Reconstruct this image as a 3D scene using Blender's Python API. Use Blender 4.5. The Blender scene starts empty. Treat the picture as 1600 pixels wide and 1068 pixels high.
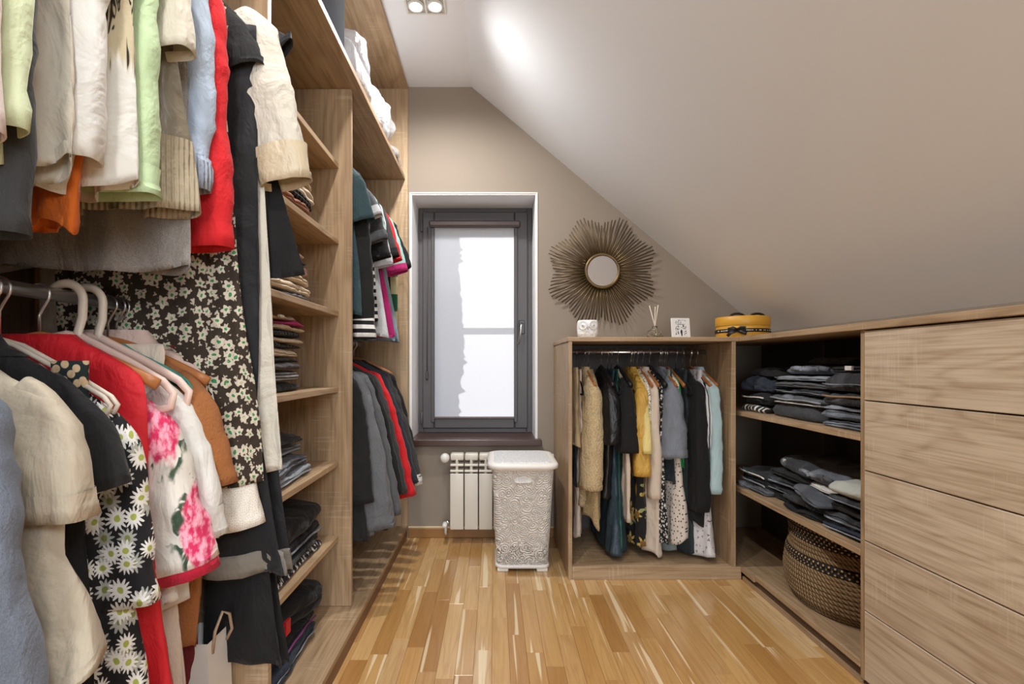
import bpy, bmesh, math, random
import numpy as np
from mathutils import Vector, Matrix
random.seed(7)
C = bpy.context.scene.collection
S = bpy.context.scene
PI = math.pi

# ------------------------------------------------------------------ camera, world, sun, lights, exposure
cam = bpy.data.cameras.new('camera'); cam.sensor_width = 36.0; cam.lens = 755 / 1600 * 36
cam.shift_x = 27 / 1600; cam.shift_y = 35 / 1600; cam.clip_start = 0.02
camo = bpy.data.objects.new('camera', cam); C.objects.link(camo)
camo.location = (0, 0, 1.0); camo.rotation_euler = (PI / 2, 0, 0)
S.camera = camo
S.view_settings.view_transform = 'Standard'; S.view_settings.look = 'None'
S.view_settings.gamma = 1.0; S.view_settings.use_curve_mapping = False
S.view_settings.exposure = 0.16
S.cycles.max_bounces = 10; S.cycles.diffuse_bounces = 6; S.cycles.transparent_max_bounces = 12
S.cycles.sample_clamp_indirect = 6.0

W = bpy.data.worlds.new('sky'); S.world = W; W.use_nodes = True
wn = W.node_tree.nodes; wl = W.node_tree.links
sky = wn.new('ShaderNodeTexSky'); sky.sky_type = 'NISHITA'; sky.sun_disc = False
sky.sun_elevation = math.radians(38); sky.sun_rotation = math.radians(-40)
wl.new(sky.outputs[0], wn['Background'].inputs[0]); wn['Background'].inputs[1].default_value = 0.16

def lamp(name, kind, loc, power, col=(1, 1, 1), size=.1, rot=(0, 0, 0), size_y=None, spot=None, blend=.6):
    l = bpy.data.lights.new(name, kind); l.energy = power; l.color = col
    if kind == 'AREA':
        l.size = size
        if size_y: l.shape = 'RECTANGLE'; l.size_y = size_y
    elif kind == 'SPOT':
        l.shadow_soft_size = size; l.spot_size = spot; l.spot_blend = blend
    elif kind == 'POINT': l.shadow_soft_size = size
    elif kind == 'SUN': l.angle = size
    o = bpy.data.objects.new(name, l); C.objects.link(o); o.location = loc; o.rotation_euler = rot
    return o
# the sun stands outside the window, to the left of it, and falls on the closed blind
sun = lamp('sun', 'SUN', (0, 6, 6), 4.6, (1, .97, .93), math.radians(.5))
sun.rotation_euler = Vector((.62, -.62, -.48)).to_track_quat('-Z', 'Y').to_euler()
# fill light added at an unseen opening in the slope behind the camera
lamp('roof_fill_light', 'AREA', (.70, -.95, 1.99), 30, (.90, .95, 1), .80, (0, math.radians(40), 0), 1.0)
# unseen area light added in the doorway behind the camera as fill
lamp('landing_fill_light', 'AREA', (.1, -2.95, 1.35), 60, (.90, .95, 1), 1.05, (math.radians(90), 0, 0), 1.9)
SPOTS = [(-.31, 2.16), (-.31, 1.02), (-.31, -.1)]  # only the first is in view; the others are added to light the room

# ------------------------------------------------------------------ helpers
def lin(h):
    if isinstance(h, str):
        h = h.lstrip('#'); c = [int(h[i:i + 2], 16) / 255 for i in (0, 2, 4)]
    else: c = [x / 255 for x in h]
    return tuple((x / 12.92 if x <= .04045 else ((x + .055) / 1.055) ** 2.4) for x in c) + (1,)

class NT:
    """small wrapper to write node materials tersely"""
    def __init__(s, name):
        s.m = bpy.data.materials.new(name); s.m.use_nodes = True
        s.t = s.m.node_tree; s.b = s.t.nodes['Principled BSDF']; s.out = s.t.nodes['Material Output']
        s._oc = None
    def n(s, typ, **kw):
        nd = s.t.nodes.new('ShaderNode' + typ)
        for k, v in kw.items(): setattr(nd, k, v)
        return nd
    def put(s, sock, v):
        if v is None: return
        if isinstance(v, bpy.types.NodeSocket): s.t.links.new(v, sock)
        else: sock.default_value = v
    def M(s, op, a, b=None, c=None, clamp=False):
        nd = s.n('Math', operation=op); nd.use_clamp = clamp
        s.put(nd.inputs[0], a); s.put(nd.inputs[1], b); s.put(nd.inputs[2], c); return nd.outputs[0]
    def V(s, op, a, b=None):
        nd = s.n('VectorMath', operation=op); s.put(nd.inputs[0], a)
        if op == 'SCALE': s.put(nd.inputs[3], b)
        else: s.put(nd.inputs[1], b)
        return nd.outputs[1] if op in ('LENGTH', 'DISTANCE') else nd.outputs[0]
    def mix(s, f, a, b):
        nd = s.n('Mix', data_type='RGBA'); s.put(nd.inputs[0], f); s.put(nd.inputs[6], a); s.put(nd.inputs[7], b); return nd.outputs[2]
    def sep(s, v):
        nd = s.n('SeparateXYZ'); s.put(nd.inputs[0], v); return nd.outputs
    def comb(s, x=0., y=0., z=0.):
        nd = s.n('CombineXYZ'); s.put(nd.inputs[0], x); s.put(nd.inputs[1], y); s.put(nd.inputs[2], z); return nd.outputs[0]
    def obj(s):
        if s._oc is None: s._oc = s.n('TexCoord').outputs['Object']
        return s._oc
    def rnd(s): return s.n('ObjectInfo').outputs['Random']
    def noise(s, v, scale, detail=3., rough=.55, dist=0., col=False):
        nd = s.n('TexNoise'); s.put(nd.inputs['Vector'], v); s.put(nd.inputs['Scale'], scale)
        s.put(nd.inputs['Detail'], detail); s.put(nd.inputs['Roughness'], rough); s.put(nd.inputs['Distortion'], dist)
        return nd.outputs[1 if col else 0]
    def vor(s, v, scale, dim='2D', feat='F1', rand=1.):
        nd = s.n('TexVoronoi', voronoi_dimensions=dim, feature=feat); s.put(nd.inputs['Vector'], v); s.put(nd.inputs['Scale'], scale)
        s.put(nd.inputs['Randomness'], rand); return nd.outputs
    def step(s, x, lo, hi):
        nd = s.n('MapRange', interpolation_type='SMOOTHSTEP'); s.put(nd.inputs[0], x); s.put(nd.inputs[1], lo); s.put(nd.inputs[2], hi)
        return nd.outputs[0]
    def ramp(s, f, stops):
        nd = s.n('ValToRGB'); e = nd.color_ramp.elements
        while len(e) < len(stops): e.new(.5)
        for k, (p, c) in zip(e, stops): k.position = p; k.color = c
        s.put(nd.inputs[0], f); return nd.outputs[0]
    def bump(s, h, strength=.3, dist=.01, prev=None):
        nd = s.n('Bump'); s.put(nd.inputs['Height'], h); nd.inputs['Strength'].default_value = strength; nd.inputs['Distance'].default_value = dist
        if prev is not None: s.t.links.new(prev, nd.inputs['Normal'])
        return nd.outputs[0]
    def done(s, col=None, rough=None, normal=None, metal=None, **kw):
        b = s.b
        s.put(b.inputs['Base Color'], col); s.put(b.inputs['Roughness'], rough); s.put(b.inputs['Normal'], normal); s.put(b.inputs['Metallic'], metal)
        for k, v in kw.items(): s.put(b.inputs[k.replace('_', ' ')], v)
        return s.m

def plain(name, col, rough=.5, metal=0., bump=0., scale=60, var=.04, **kw):
    t = NT(name); v = t.obj(); n = t.noise(v, 6., 3.)
    c = lin(col); d = tuple(x * (1 - 2 * var) for x in c[:3]) + (1,)
    nb = t.bump(t.noise(v, scale, 3.), bump, .004) if bump else None
    return t.done(t.mix(n, c, d), rough, nb, metal, **kw)

# ---- woods
def oak(name, axis, light=(182, 155, 122), dark=(131, 103, 74), rough=.5):
    t = NT(name); v = t.obj()
    off = t.V('SCALE', t.comb(1.7, 3.1, 2.3), t.M('MULTIPLY', t.rnd(), 37.))
    v = t.V('ADD', v, off)
    al, ac = 1.0, 6.5
    sc = {'X': (al, ac, ac), 'Y': (ac, al, ac), 'Z': (ac, ac, al)}[axis]
    g = t.V('MULTIPLY', v, sc)
    n1 = t.noise(g, 1.0, 3., .5, .35)
    rings = t.M('MULTIPLY_ADD', t.M('SINE', t.M('MULTIPLY', n1, 64.)), .5, .5)
    f = {'X': (3, 120, 120), 'Y': (120, 3, 120), 'Z': (120, 120, 3)}[axis]
    fine = t.noise(t.V('MULTIPLY', v, f), 1.0, 4., .6)
    mm = {'X': (150, 7, 7), 'Y': (7, 150, 7), 'Z': (7, 7, 150)}[axis]
    saw = t.M('MULTIPLY', t.step(t.noise(t.V('MULTIPLY', v, mm), 1., 2.), .52, .68), t.step(t.noise(v, 5.5, 2.), .5, .62))
    big = t.noise(g, .45, 2.)
    k = t.M('ADD', t.M('MULTIPLY', t.M('POWER', rings, 2.2), .30), t.M('MULTIPLY', t.step(fine, .38, .68), .42))
    k = t.M('ADD', k, t.M('MULTIPLY', t.step(big, .35, .7), .25), clamp=True)
    c = t.mix(k, lin(light), lin(dark)); c = t.mix(t.M('MULTIPLY', saw, .22), c, lin((222, 208, 186)))
    return t.done(c, rough, t.bump(fine, .12, .002))
OAK_Y = oak('oak_laminate_lengthwise', 'Y'); OAK_Z = oak('oak_laminate_upright', 'Z'); OAK_X = oak('oak_laminate_crosswise', 'X')
OAK_D = oak('oak_laminate_drawers', 'Y', (205, 187, 163), (152, 127, 99), .45)
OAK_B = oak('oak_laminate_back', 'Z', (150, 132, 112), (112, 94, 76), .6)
DARKBACK = plain('anthracite_laminate', (84, 77, 73), .6, bump=.1)
EDGE = plain('light_edge_band', (214, 203, 186), .4)

def parquet():
    t = NT('oak_parquet'); v = t.obj(); r = t.rnd()
    off = t.V('SCALE', t.comb(5.3, 2.1, 0.), t.M('MULTIPLY', r, 91.)); p = t.V('ADD', v, off)
    base = t.ramp(r, [(0, lin((170, 124, 70))), (.16, lin((188, 144, 86))), (.42, lin((197, 155, 97))), (.68, lin((208, 170, 116))), (.86, lin((178, 132, 76))), (1, lin((222, 192, 146)))])
    fine = t.noise(t.V('MULTIPLY', p, (140, 4, 1)), 1., 4., .6)
    n1 = t.noise(t.V('MULTIPLY', p, (16, 1.6, 1)), 1., 3., .5, .6)
    rings = t.M('MULTIPLY_ADD', t.M('SINE', t.M('MULTIPLY', n1, 38.)), .5, .5)
    c = t.mix(t.M('MULTIPLY', t.step(fine, .4, .75), .28), base, lin((146, 98, 50)))
    c = t.mix(t.M('MULTIPLY', t.M('POWER', rings, 3.), .22), c, lin((150, 100, 52)))
    sap = t.step(t.noise(t.V('MULTIPLY', p, (26, .8, 1)), 1., 2., .4), .62, .65)
    c = t.mix(t.M('MULTIPLY', sap, .72), c, lin((238, 218, 180)))
    return t.done(c, .24, t.bump(fine, .05, .001), Coat_Weight=.8, Coat_Roughness=.17)
PARQ = parquet()

# ---- textiles
FAB = {}
def uvec(t, off=0.):
    x, y, z = t.sep(t.obj())[0:3]
    return t.comb(t.M('ADD', t.M('MULTIPLY_ADD', y, .9, x), off), z, 0.)
def cloth(name, col, rough=.9, weave=900, crease=.35, heather=0., rib=0., fuzz=0., pattern=None, sheen=.25, knit=0., fade=0., cs=11.):
    if name in FAB: return FAB[name]
    t = NT(name); v = t.obj(); c0 = lin(col)
    big = t.noise(v, 7., 3.)
    c = t.mix(big, tuple(x * .86 for x in c0[:3]) + (1,), tuple(min(1, x * 1.06) for x in c0[:3]) + (1,))
    if heather:
        h = t.noise(t.V('MULTIPLY', v, (1, 1, .4)), 900., 2., .7)
        c = t.mix(t.M('MULTIPLY', t.step(h, .35, .7), heather), c, tuple(min(1, x * 2.2 + .03) for x in c0[:3]) + (1,))
    if fade:
        h = t.noise(t.V('MULTIPLY', v, (7, 7, 2.2)), 1., 4., .6)
        c = t.mix(t.M('MULTIPLY', t.step(h, .45, .72), fade), c, lin((176, 184, 196)))
    if pattern: c = pattern(t, c)
    nr = t.bump(t.noise(t.V('MULTIPLY', v, (1, 1, .55)), cs, 4., .55, .9), crease * 1.5, .03)
    nr = t.bump(t.noise(v, 45., 3., .6), crease * .6, .008, nr)
    if rib:
        x, y, z = t.sep(v)[0:3]
        nr = t.bump(t.M('SINE', t.M('MULTIPLY', t.M('MULTIPLY_ADD', y, .9, x), rib)), .6, .003, nr)
    if knit:
        vo = t.vor(t.V('MULTIPLY', v, (1, 1, .7)), knit, '3D')[0]; nr = t.bump(vo, .9, .004, nr)
        c = t.mix(t.M('MULTIPLY', t.step(vo, .3, .7), .5), c, tuple(x * .6 for x in c0[:3]) + (1,))
    if fuzz: nr = t.bump(t.noise(v, 160., 4., .8), fuzz, .01, nr)
    if weave: nr = t.bump(t.noise(v, weave, 1.), .12, .001, nr)
    FAB[name] = t.done(c, rough, nr, Sheen_Weight=sheen * .25, Sheen_Roughness=.4)
    return FAB[name]

def blossoms(t, c, scale, petal, centre, npet=5, size=.42, amp=.28, wob=.25, rsize=.35, off=0., cen=.13, leaf=None):
    u = t.V('SCALE', uvec(t, off), scale)
    u = t.V('ADD', u, t.V('SCALE', t.V('SUBTRACT', t.noise(u, 1.7, 2., col=True), (.5, .5, .5)), wob))
    o = t.vor(u, 1.0); d = t.V('SUBTRACT', u, o[2]); dx, dy = t.sep(d)[0:2]
    rn = t.sep(o[1])[0]; r = t.V('LENGTH', t.comb(dx, dy, 0.))
    ang = t.M('ADD', t.M('ARCTAN2', dy, dx), t.M('MULTIPLY', rn, 6.28))
    lim = t.M('MULTIPLY', t.M('MULTIPLY_ADD', t.M('COSINE', t.M('MULTIPLY', ang, float(npet))), amp, 1 - amp), t.M('MULTIPLY_ADD', rn, rsize, size - rsize / 2))
    m = t.step(t.M('SUBTRACT', lim, r), -.015, .02)
    if leaf:
        l2 = t.noise(u, 2.6, 2.); c = t.mix(t.step(l2, .6, .63), c, leaf)
    shade = t.mix(t.M('MULTIPLY', t.step(r, .05, .4), .25), petal, tuple(x * .6 for x in petal[:3]) + (1,))
    c = t.mix(m, c, shade)
    return t.mix(t.step(t.M('SUBTRACT', cen, r), -.015, .015), c, centre)
def P_floral(t, c):
    c = blossoms(t, c, 33, lin((206, 196, 176)), lin((52, 130, 80)), 5, .42, .20, .45, .2, 0., .12)
    return blossoms(t, c, 52, lin((192, 182, 164)), lin((192, 182, 164)), 3, .22, .3, .6, .3, 3.3, .02)
def P_daisy(t, c):
    c = blossoms(t, c, 23, lin((176, 176, 168)), lin((128, 134, 70)), 11, .44, .22, .2, .12, 7.1, .12)
    return blossoms(t, c, 25, lin((236, 234, 228)), lin((168, 176, 84)), 13, .48, .22, .2, .12, 0., .13)
def P_ditsy(t, c): return blossoms(t, c, 62, lin((240, 238, 234)), lin((236, 220, 150)), 5, .36, .3, .6, .35, 0., .05)
def P_dots(t, c):
    o = t.vor(t.V('SCALE', uvec(t), 46.), 1.0, rand=.75)
    return t.mix(t.step(o[0], .19, .15), c, lin((58, 50, 46)))
def P_sprigs(t, c): return blossoms(t, c, 30, lin((64, 60, 62)), lin((40, 38, 40)), 3, .20, .45, .5, .12, 0., .03)
def P_bigdark(t, c):
    c = blossoms(t, c, 9, lin((150, 160, 108)), lin((190, 140, 60)), 5, .40, .45, .5, .2, 2.2, .1)
    return blossoms(t, c, 8, lin((196, 168, 92)), lin((120, 90, 40)), 6, .28, .35, .4, .2)
def P_rose(t, c):
    u = t.V('ADD', t.V('MULTIPLY', uvec(t), (13, 9, 1)), (.3, .95, 0)); w = t.V('SCALE', t.V('SUBTRACT', t.noise(u, 2.2, 3., col=True), (.5, .5, .5)), .7)
    o = t.vor(t.V('ADD', u, w), .62); ru = t.step(o[0], .40, .30)
    pink = t.mix(t.step(t.noise(u, 5., 3.), .4, .62), lin((206, 42, 92)), lin((240, 168, 186)))
    leaf = t.M('MULTIPLY', t.step(o[0], .52, .44), t.step(t.noise(u, 1.9, 2., .5, .8), .54, .57))
    c = t.mix(leaf, c, t.mix(t.noise(u, 7., 2.), lin((26, 44, 34)), lin((78, 104, 80))))
    return t.mix(ru, c, pink)
def P_scribble(t, c):
    w = t.noise(t.V('SCALE', uvec(t), 30.), 1., 2., .5, 1.4); a = t.M('ABSOLUTE', t.M('SUBTRACT', w, .5))
    return t.mix(t.step(a, .03, .012), c, lin((40, 40, 42)))
def P_feather(t, c):
    x, y, z = t.sep(t.obj())[0:3]
    wv = t.noise(t.V('MULTIPLY', t.obj(), (60, 60, 7)), 1., 2., .5, .8); a = t.M('ABSOLUTE', t.M('SUBTRACT', wv, .5))
    area = t.step(t.M('ADD', z, t.M('MULTIPLY', wv, .16)), -.36, -.33)
    c = t.mix(t.M('MULTIPLY', area, .8), c, lin((186, 170, 130)))
    return t.mix(t.M('MULTIPLY', area, t.step(a, .035, .012)), c, lin((46, 36, 30)))
def P_stripes(a, freq, duty=.5, axis=2):
    def f(t, c):
        q = t.M('FRACT', t.M('MULTIPLY', t.sep(t.obj())[axis], freq)); return t.mix(t.step(q, duty - .03, duty + .03), c, lin(a))
    return f
def P_check(a):
    def f(t, c):
        x, y, z = t.sep(t.obj())[0:3]
        q = t.M('GREATER_THAN', t.M('FRACT', t.M('MULTIPLY', z, 30.)), .5); return t.mix(q, c, lin(a))
    return f
def P_lace(t, c):
    o = t.vor(t.V('SCALE', uvec(t), 190.), 1., feat='DISTANCE_TO_EDGE'); return t.mix(t.M('MULTIPLY', t.step(o[0], .22, .05), .6), c, lin((250, 248, 242)))
def P_leo(t, c):
    o = t.vor(t.V('SCALE', uvec(t), 60.), 1.); return t.mix(t.step(o[0], .42, .36), c, lin((206, 176, 138)))

CHROME = plain('chrome', (222, 222, 224), .28, 1.0)
STEEL = plain('brushed_steel', (168, 166, 162), .32, 1.0)
BLACKP = plain('black_plastic', (22, 22, 24), .45)
VELVET = plain('black_velvet', (16, 16, 18), .95, bump=.2, scale=300)
WHITEP = plain('white_plastic', (232, 230, 224), .35)
CREAMP = plain('cream_plastic', (222, 208, 190), .35)
PINKP = plain('blush_plastic', (228, 200, 186), .35)
ORANGEP = plain('orange_plastic', (220, 96, 40), .4)
WOODH = plain('hanger_wood', (176, 112, 62), .4, bump=.1)
PLASTER = plain('white_plaster', (240, 244, 250), .85, bump=.03, scale=40, var=.01)
TAUPE = plain('taupe_paint', (146, 134, 121), .85, bump=.05, scale=90, var=.015)
WARMW = plain('warm_white_enamel', (226, 220, 208), .35)

# ---- objects
def root(name, label, cat, loc=(0, 0, 0), rz=0., group=None, rot=None):
    o = bpy.data.objects.new(name, None); C.objects.link(o); o.location = loc; o.rotation_euler = rot or (0, 0, rz)
    o.empty_display_size = .05
    o['label'] = label; o['category'] = cat
    if group: o['group'] = group
    return o
def link(name, me, parent=None, loc=None, rot=None):
    o = bpy.data.objects.new(name, me); C.objects.link(o)
    if parent: o.parent = parent
    if loc: o.location = loc
    if rot: o.rotation_euler = rot
    return o
def mesh(name, v, f, mat, smooth=True):
    me = bpy.data.meshes.new(name); me.from_pydata([tuple(map(float, p)) for p in v], [], f)
    if mat: me.materials.append(mat)
    if smooth: me.shade_smooth()
    me.update(); return me
def mk(name, v, f, mat, parent=None, smooth=True, loc=None, rot=None): return link(name, mesh(name, v, f, mat, smooth), parent, loc, rot)
def bmobj(name, bm, mat, parent=None, smooth=False, loc=None, rot=None):
    me = bpy.data.meshes.new(name); bm.to_mesh(me); bm.free(); me.materials.append(mat)
    if smooth: me.shade_smooth()
    return link(name, me, parent, loc, rot)
def box(name, lo, hi, mat, parent=None, bev=.0015, seg=1, loc=None, rot=None):
    bm = bmesh.new(); bmesh.ops.create_cube(bm, size=1)
    for v in bm.verts: v.co = Vector([lo[i] + (v.co[i] + .5) * (hi[i] - lo[i]) for i in range(3)])
    if bev: bmesh.ops.bevel(bm, geom=list(bm.edges), offset=bev, segments=seg, affect='EDGES', profile=.5)
    return bmobj(name, bm, mat, parent, seg > 1, loc, rot)
def structure(o, **kw): o['kind'] = 'structure'; return o

def loft(rings, close=True, cap0=False, cap1=False):
    R, N = rings.shape[:2]; v = rings.reshape(-1, 3); f = []
    m = N if close else N - 1
    for i in range(R - 1):
        for j in range(m):
            a = i * N + j; b = i * N + (j + 1) % N; f.append((a, b, b + N, a + N))
    if cap0: f.append(tuple(range(N - 1, -1, -1)))
    if cap1: f.append(tuple(range((R - 1) * N, R * N)))
    return v, f
def tube(path, rad, N=8, cap=True, up=(0, 1, 0), flat=1., closed=False):
    P = np.array(path, float); R = len(P); rad = np.broadcast_to(np.asarray(rad, float), (R,))
    T = np.gradient(P, axis=0) if not closed else (np.roll(P, -1, 0) - np.roll(P, 1, 0))
    T /= np.linalg.norm(T, axis=1)[:, None] + 1e-9
    up = np.array(up, float); rings = []
    for i in range(R):
        n = np.cross(up, T[i]); l = np.linalg.norm(n)
        if l < 1e-4: n = np.cross((1, 0, .01), T[i]); l = np.linalg.norm(n)
        n /= l; b = np.cross(T[i], n)
        a = np.arange(N) / N * 2 * PI
        rings.append(P[i] + rad[i] * (np.cos(a)[:, None] * n + flat * np.sin(a)[:, None] * b))
    rings = np.array(rings)
    if closed: rings = np.concatenate([rings, rings[:1]]); return loft(rings)
    return loft(rings, True, cap, cap)
def lathe(prof, N=32, cap0=True, cap1=True, sx=1., sy=1., sq=1.):
    a = np.arange(N) / N * 2 * PI; c, s = np.cos(a), np.sin(a)
    c = np.sign(c) * abs(c) ** sq; s = np.sign(s) * abs(s) ** sq
    rings = np.array([np.stack([r * sx * c, r * sy * s, np.full(N, z)], 1) for r, z in prof])
    return loft(rings, True, cap0, cap1)
def merge(*vf):
    V, F = [], []
    for v, f in vf:
        b = len(V); V += [tuple(p) for p in v]; F += [tuple(b + i for i in q) for q in f]
    return V, F
def boxvf(lo, hi):
    v = [(x, y, z) for x in (lo[0], hi[0]) for y in (lo[1], hi[1]) for z in (lo[2], hi[2])]
    return v, [(0, 1, 3, 2), (4, 6, 7, 5), (0, 4, 5, 1), (2, 3, 7, 6), (0, 2, 6, 4), (1, 5, 7, 3)]

# ================================================================== ROOM
XL, XR, YB, YF = -1.13, 1.56, 2.80, -3.0
ZC = 2.606; XS = -.134; SL = .838
zs = lambda x: ZC - SL * (x - XS)
# floor: a dark bed with every parquet stave laid on it
floor = structure(box('floor', (XL, YF, -.06), (XR, YB + .02, -.012), plain('dark_subfloor', (52, 36, 24), .9), bev=0))
def plank_mesh():
    bm = bmesh.new(); bmesh.ops.create_cube(bm, size=1)
    for v in bm.verts: v.co.z = v.co.z * .012 - .006; v.co.x *= .0594; v.co.y *= .4194
    bmesh.ops.bevel(bm, geom=[e for e in bm.edges if all(v.co.z > -.001 for v in e.verts)], offset=.0006, segments=1, affect='EDGES')
    me = bpy.data.meshes.new('plank'); bm.to_mesh(me); bm.free(); me.materials.append(PARQ); return me
PM = plank_mesh(); rp = random.Random(3)
for i in range(29):
    x = -.52 + i * .06; y = YB - rp.random() * .42
    o = link('plank', PM, floor, (x, y + .21 if y + .42 < YB else y - .0, 0))
    o.location.y = (YB + y) / 2; o.scale.y = max(.05, (YB - y) / .42)
    while y > .78:
        l = rp.choice((.36, .42, .42, .48, .54))
        o = link('plank', PM, floor, (x, y - l / 2, 0)); o.scale.y = l / .42; y -= l
structure(box('trim_1', (-.52, YF, -.012), (1.16, .60, -.001), plain('plain_oak_floor', (205, 162, 104), .3), bev=0))['label'] = 'oak floor towards the landing'
# window wall with a real opening
WX0, WX1, WZ0, WZ1 = -.486, .241, .545, 1.987
def wall_window():
    vf = [boxvf((XL - .1, YB, -.06), (WX0, YB + .34, 2.8)), boxvf((WX1, YB, -.06), (XR + .2, YB + .34, 2.8)),
          boxvf((WX0, YB, -.06), (WX1, YB + .34, WZ0)), boxvf((WX0, YB, WZ1), (WX1, YB + .34, 2.8))]
    return merge(*vf)
v, f = wall_window()
bmw = bmesh.new(); vs = [bmw.verts.new(p) for p in v]
for q in f: bmw.faces.new([vs[i] for i in q])
bmesh.ops.remove_doubles(bmw, verts=bmw.verts, dist=1e-4)
structure(bmobj('wall_back', bmw, TAUPE))
structure(box('wall_left', (XL - .1, YF, -.06), (XL - .005, YB, 2.8), TAUPE, bev=0))
structure(box('wall_right', (XR, YF, -.06), (XR + .12, YB, 1.30), TAUPE, bev=0))
# wall behind the camera with the doorway to the landing
vf = [boxvf((XL, YF - .1, -.06), (-.45, YF, 2.8)), boxvf((.65, YF - .1, -.06), (XR, YF, 2.8)), boxvf((-.45, YF - .1, 2.35), (.65, YF, 2.8))]
v, f = merge(*vf); structure(mk('wall_front', v, f, TAUPE, smooth=False))
structure(box('ceiling', (XL - .1, YF, ZC), (XS, YB, ZC + .1), PLASTER, bev=0))
# sloped ceiling with an unseen opening behind the camera, added for the fill light
RX0, RX1, RY0, RY1 = .35, 1.05, -1.45, -.45
def slope_strip(x0, x1, y0, y1):
    a, b = zs(x0), zs(x1); n = (.064, .077)
    p = [(x0, y0, a), (x1, y0, b), (x1, y1, b), (x0, y1, a)]
    v = p + [(x + n[0], y, z + n[1]) for x, y, z in p]
    return v, [(0, 1, 2, 3), (7, 6, 5, 4), (0, 4, 5, 1), (1, 5, 6, 2), (2, 6, 7, 3), (3, 7, 4, 0)]
v, f = merge(slope_strip(XS, RX0, YF, YB), slope_strip(RX1, XR + .1, YF, YB), slope_strip(RX0, RX1, YF, RY0), slope_strip(RX0, RX1, RY1, YB))
bmw = bmesh.new(); vs = [bmw.verts.new(p) for p in v]
for q in f: bmw.faces.new([vs[i] for i in q])
bmesh.ops.remove_doubles(bmw, verts=bmw.verts, dist=1e-4)
structure(bmobj('ceiling', bmw, PLASTER))
SKIRT = plain('brown_skirting', (150, 106, 58), .4)
sk = structure(box('baseboard_back', (-.4995, YB - .014, 0), (.34, YB, .056), SKIRT, bev=.003))
box('top_bead', (-.4995, YB - .012, .056), (.34, YB, .064), plain('skirting_bead', (222, 200, 160), .4), sk, .002)

# ---- window
win = bpy.data.objects.new('window_1', None); C.objects.link(win); win['kind'] = 'structure'; win.location = (0, YB, WZ0)
def wpart(name, lo, hi, mat, parent=win, bev=.003): 
    z = win.location
    return box(name, (lo[0], lo[1] - z.y, lo[2] - z.z), (hi[0], hi[1] - z.y, hi[2] - z.z), mat, parent, bev)
FRAME = plain('anthracite_frame', (78, 74, 76), .42, bump=.08, scale=120)
REV = plain('white_reveal', (236, 236, 238), .8)
t_ = .006; YW = 3.035
wpart('reveal', (WX0, YB - .002, WZ0), (WX0 + t_, YB + .3, WZ1), REV, bev=0)
wpart('reveal', (WX1 - t_, YB - .002, WZ0), (WX1, YB + .3, WZ1), REV, bev=0)
wpart('reveal', (WX0 + t_, YB - .002, WZ1 - t_), (WX1 - t_, YB + .3, WZ1), REV, bev=0)
wpart('reveal_bead', (WX0 - .008, YB - .006, WZ0), (WX0, YB, WZ1 + .008), WHITEP, bev=.001)
wpart('reveal_bead', (WX1, YB - .006, WZ0), (WX1 + .008, YB, WZ1 + .008), WHITEP, bev=.001)
wpart('reveal_bead', (WX0, YB - .006, WZ1), (WX1, YB, WZ1 + .008), WHITEP, bev=.001)
fx0, fx1, fz0, fz1 = WX0 + t_, WX1 - t_, .572, WZ1 - t_
fw = .035
for lo, hi in (((fx0, fz0), (fx0 + fw, fz1)), ((fx1 - fw, fz0), (fx1, fz1)), ((fx0 + fw, fz1 - fw), (fx1 - fw, fz1)), ((fx0 + fw, fz0), (fx1 - fw, fz0 + fw))):
    wpart('frame_bar', (lo[0], YW, lo[1]), (hi[0], YW + .07, hi[1]), FRAME)
gx0, gx1, gz0, gz1 = -.378, .124, .672, 1.842
for lo, hi in (((fx0 + .028, fz0 + .028), (gx0, fz1 - .028)), ((gx1, fz0 + .028), (fx1 - .028, fz1 - .028)), ((gx0, gz1), (gx1, fz1 - .028)), ((gx0, fz0 + .028), (gx1, gz0))):
    wpart('sash_bar', (lo[0], YW - .018, lo[1]), (hi[0], YW + .05, hi[1]), FRAME, bev=.006)
g = NT('window_glass'); tr = g.n('BsdfTransparent'); gl = g.n('BsdfGlossy'); gl.inputs['Roughness'].default_value = .02
ms = g.n('MixShader'); ms.inputs[0].default_value = .05; g.t.links.new(tr.outputs[0], ms.inputs[1]); g.t.links.new(gl.outputs[0], ms.inputs[2]); g.t.links.new(ms.outputs[0], g.out.inputs[0])
wpart('pane', (gx0 - .01, YW + .03, gz0 - .01), (gx1 + .01, YW + .036, gz1 + .01), g.m, bev=0)
for z in (1.86, .66): 
    v, f = lathe([(.008, 0), (.009, .002), (.009, .07), (.006, .074)], 12); mk('hinge', v, f, FRAME, win, loc=(fx0 + .024, YW - .02 - YB, z - WZ0 - .03))
hd = wpart('handle', (.150, YW - .026, 1.19), (.186, YW - .017, 1.275), plain('dark_grey_metal', (70, 70, 72), .35, .6), bev=.004)
v, f = tube([(.168, YW - YB - .03, .71), (.166, YW - YB - .05, .70), (.160, YW - YB - .055, .66), (.146, YW - YB - .055, .58)], [.009, .010, .009, .007], 10, flat=.7)
mk('handle_lever', v, f, STEEL, hd)
SILL = plain('dark_wood_sill', (74, 52, 46), .3, bump=.08, scale=30)
wpart('sill', (WX0 + .0, 2.80, .545), (WX1 - .0, YW + .01, .572), SILL)
wpart('sill', (-.496, 2.745, .535), (.268, 2.80, .572), SILL, bev=.004)
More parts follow.
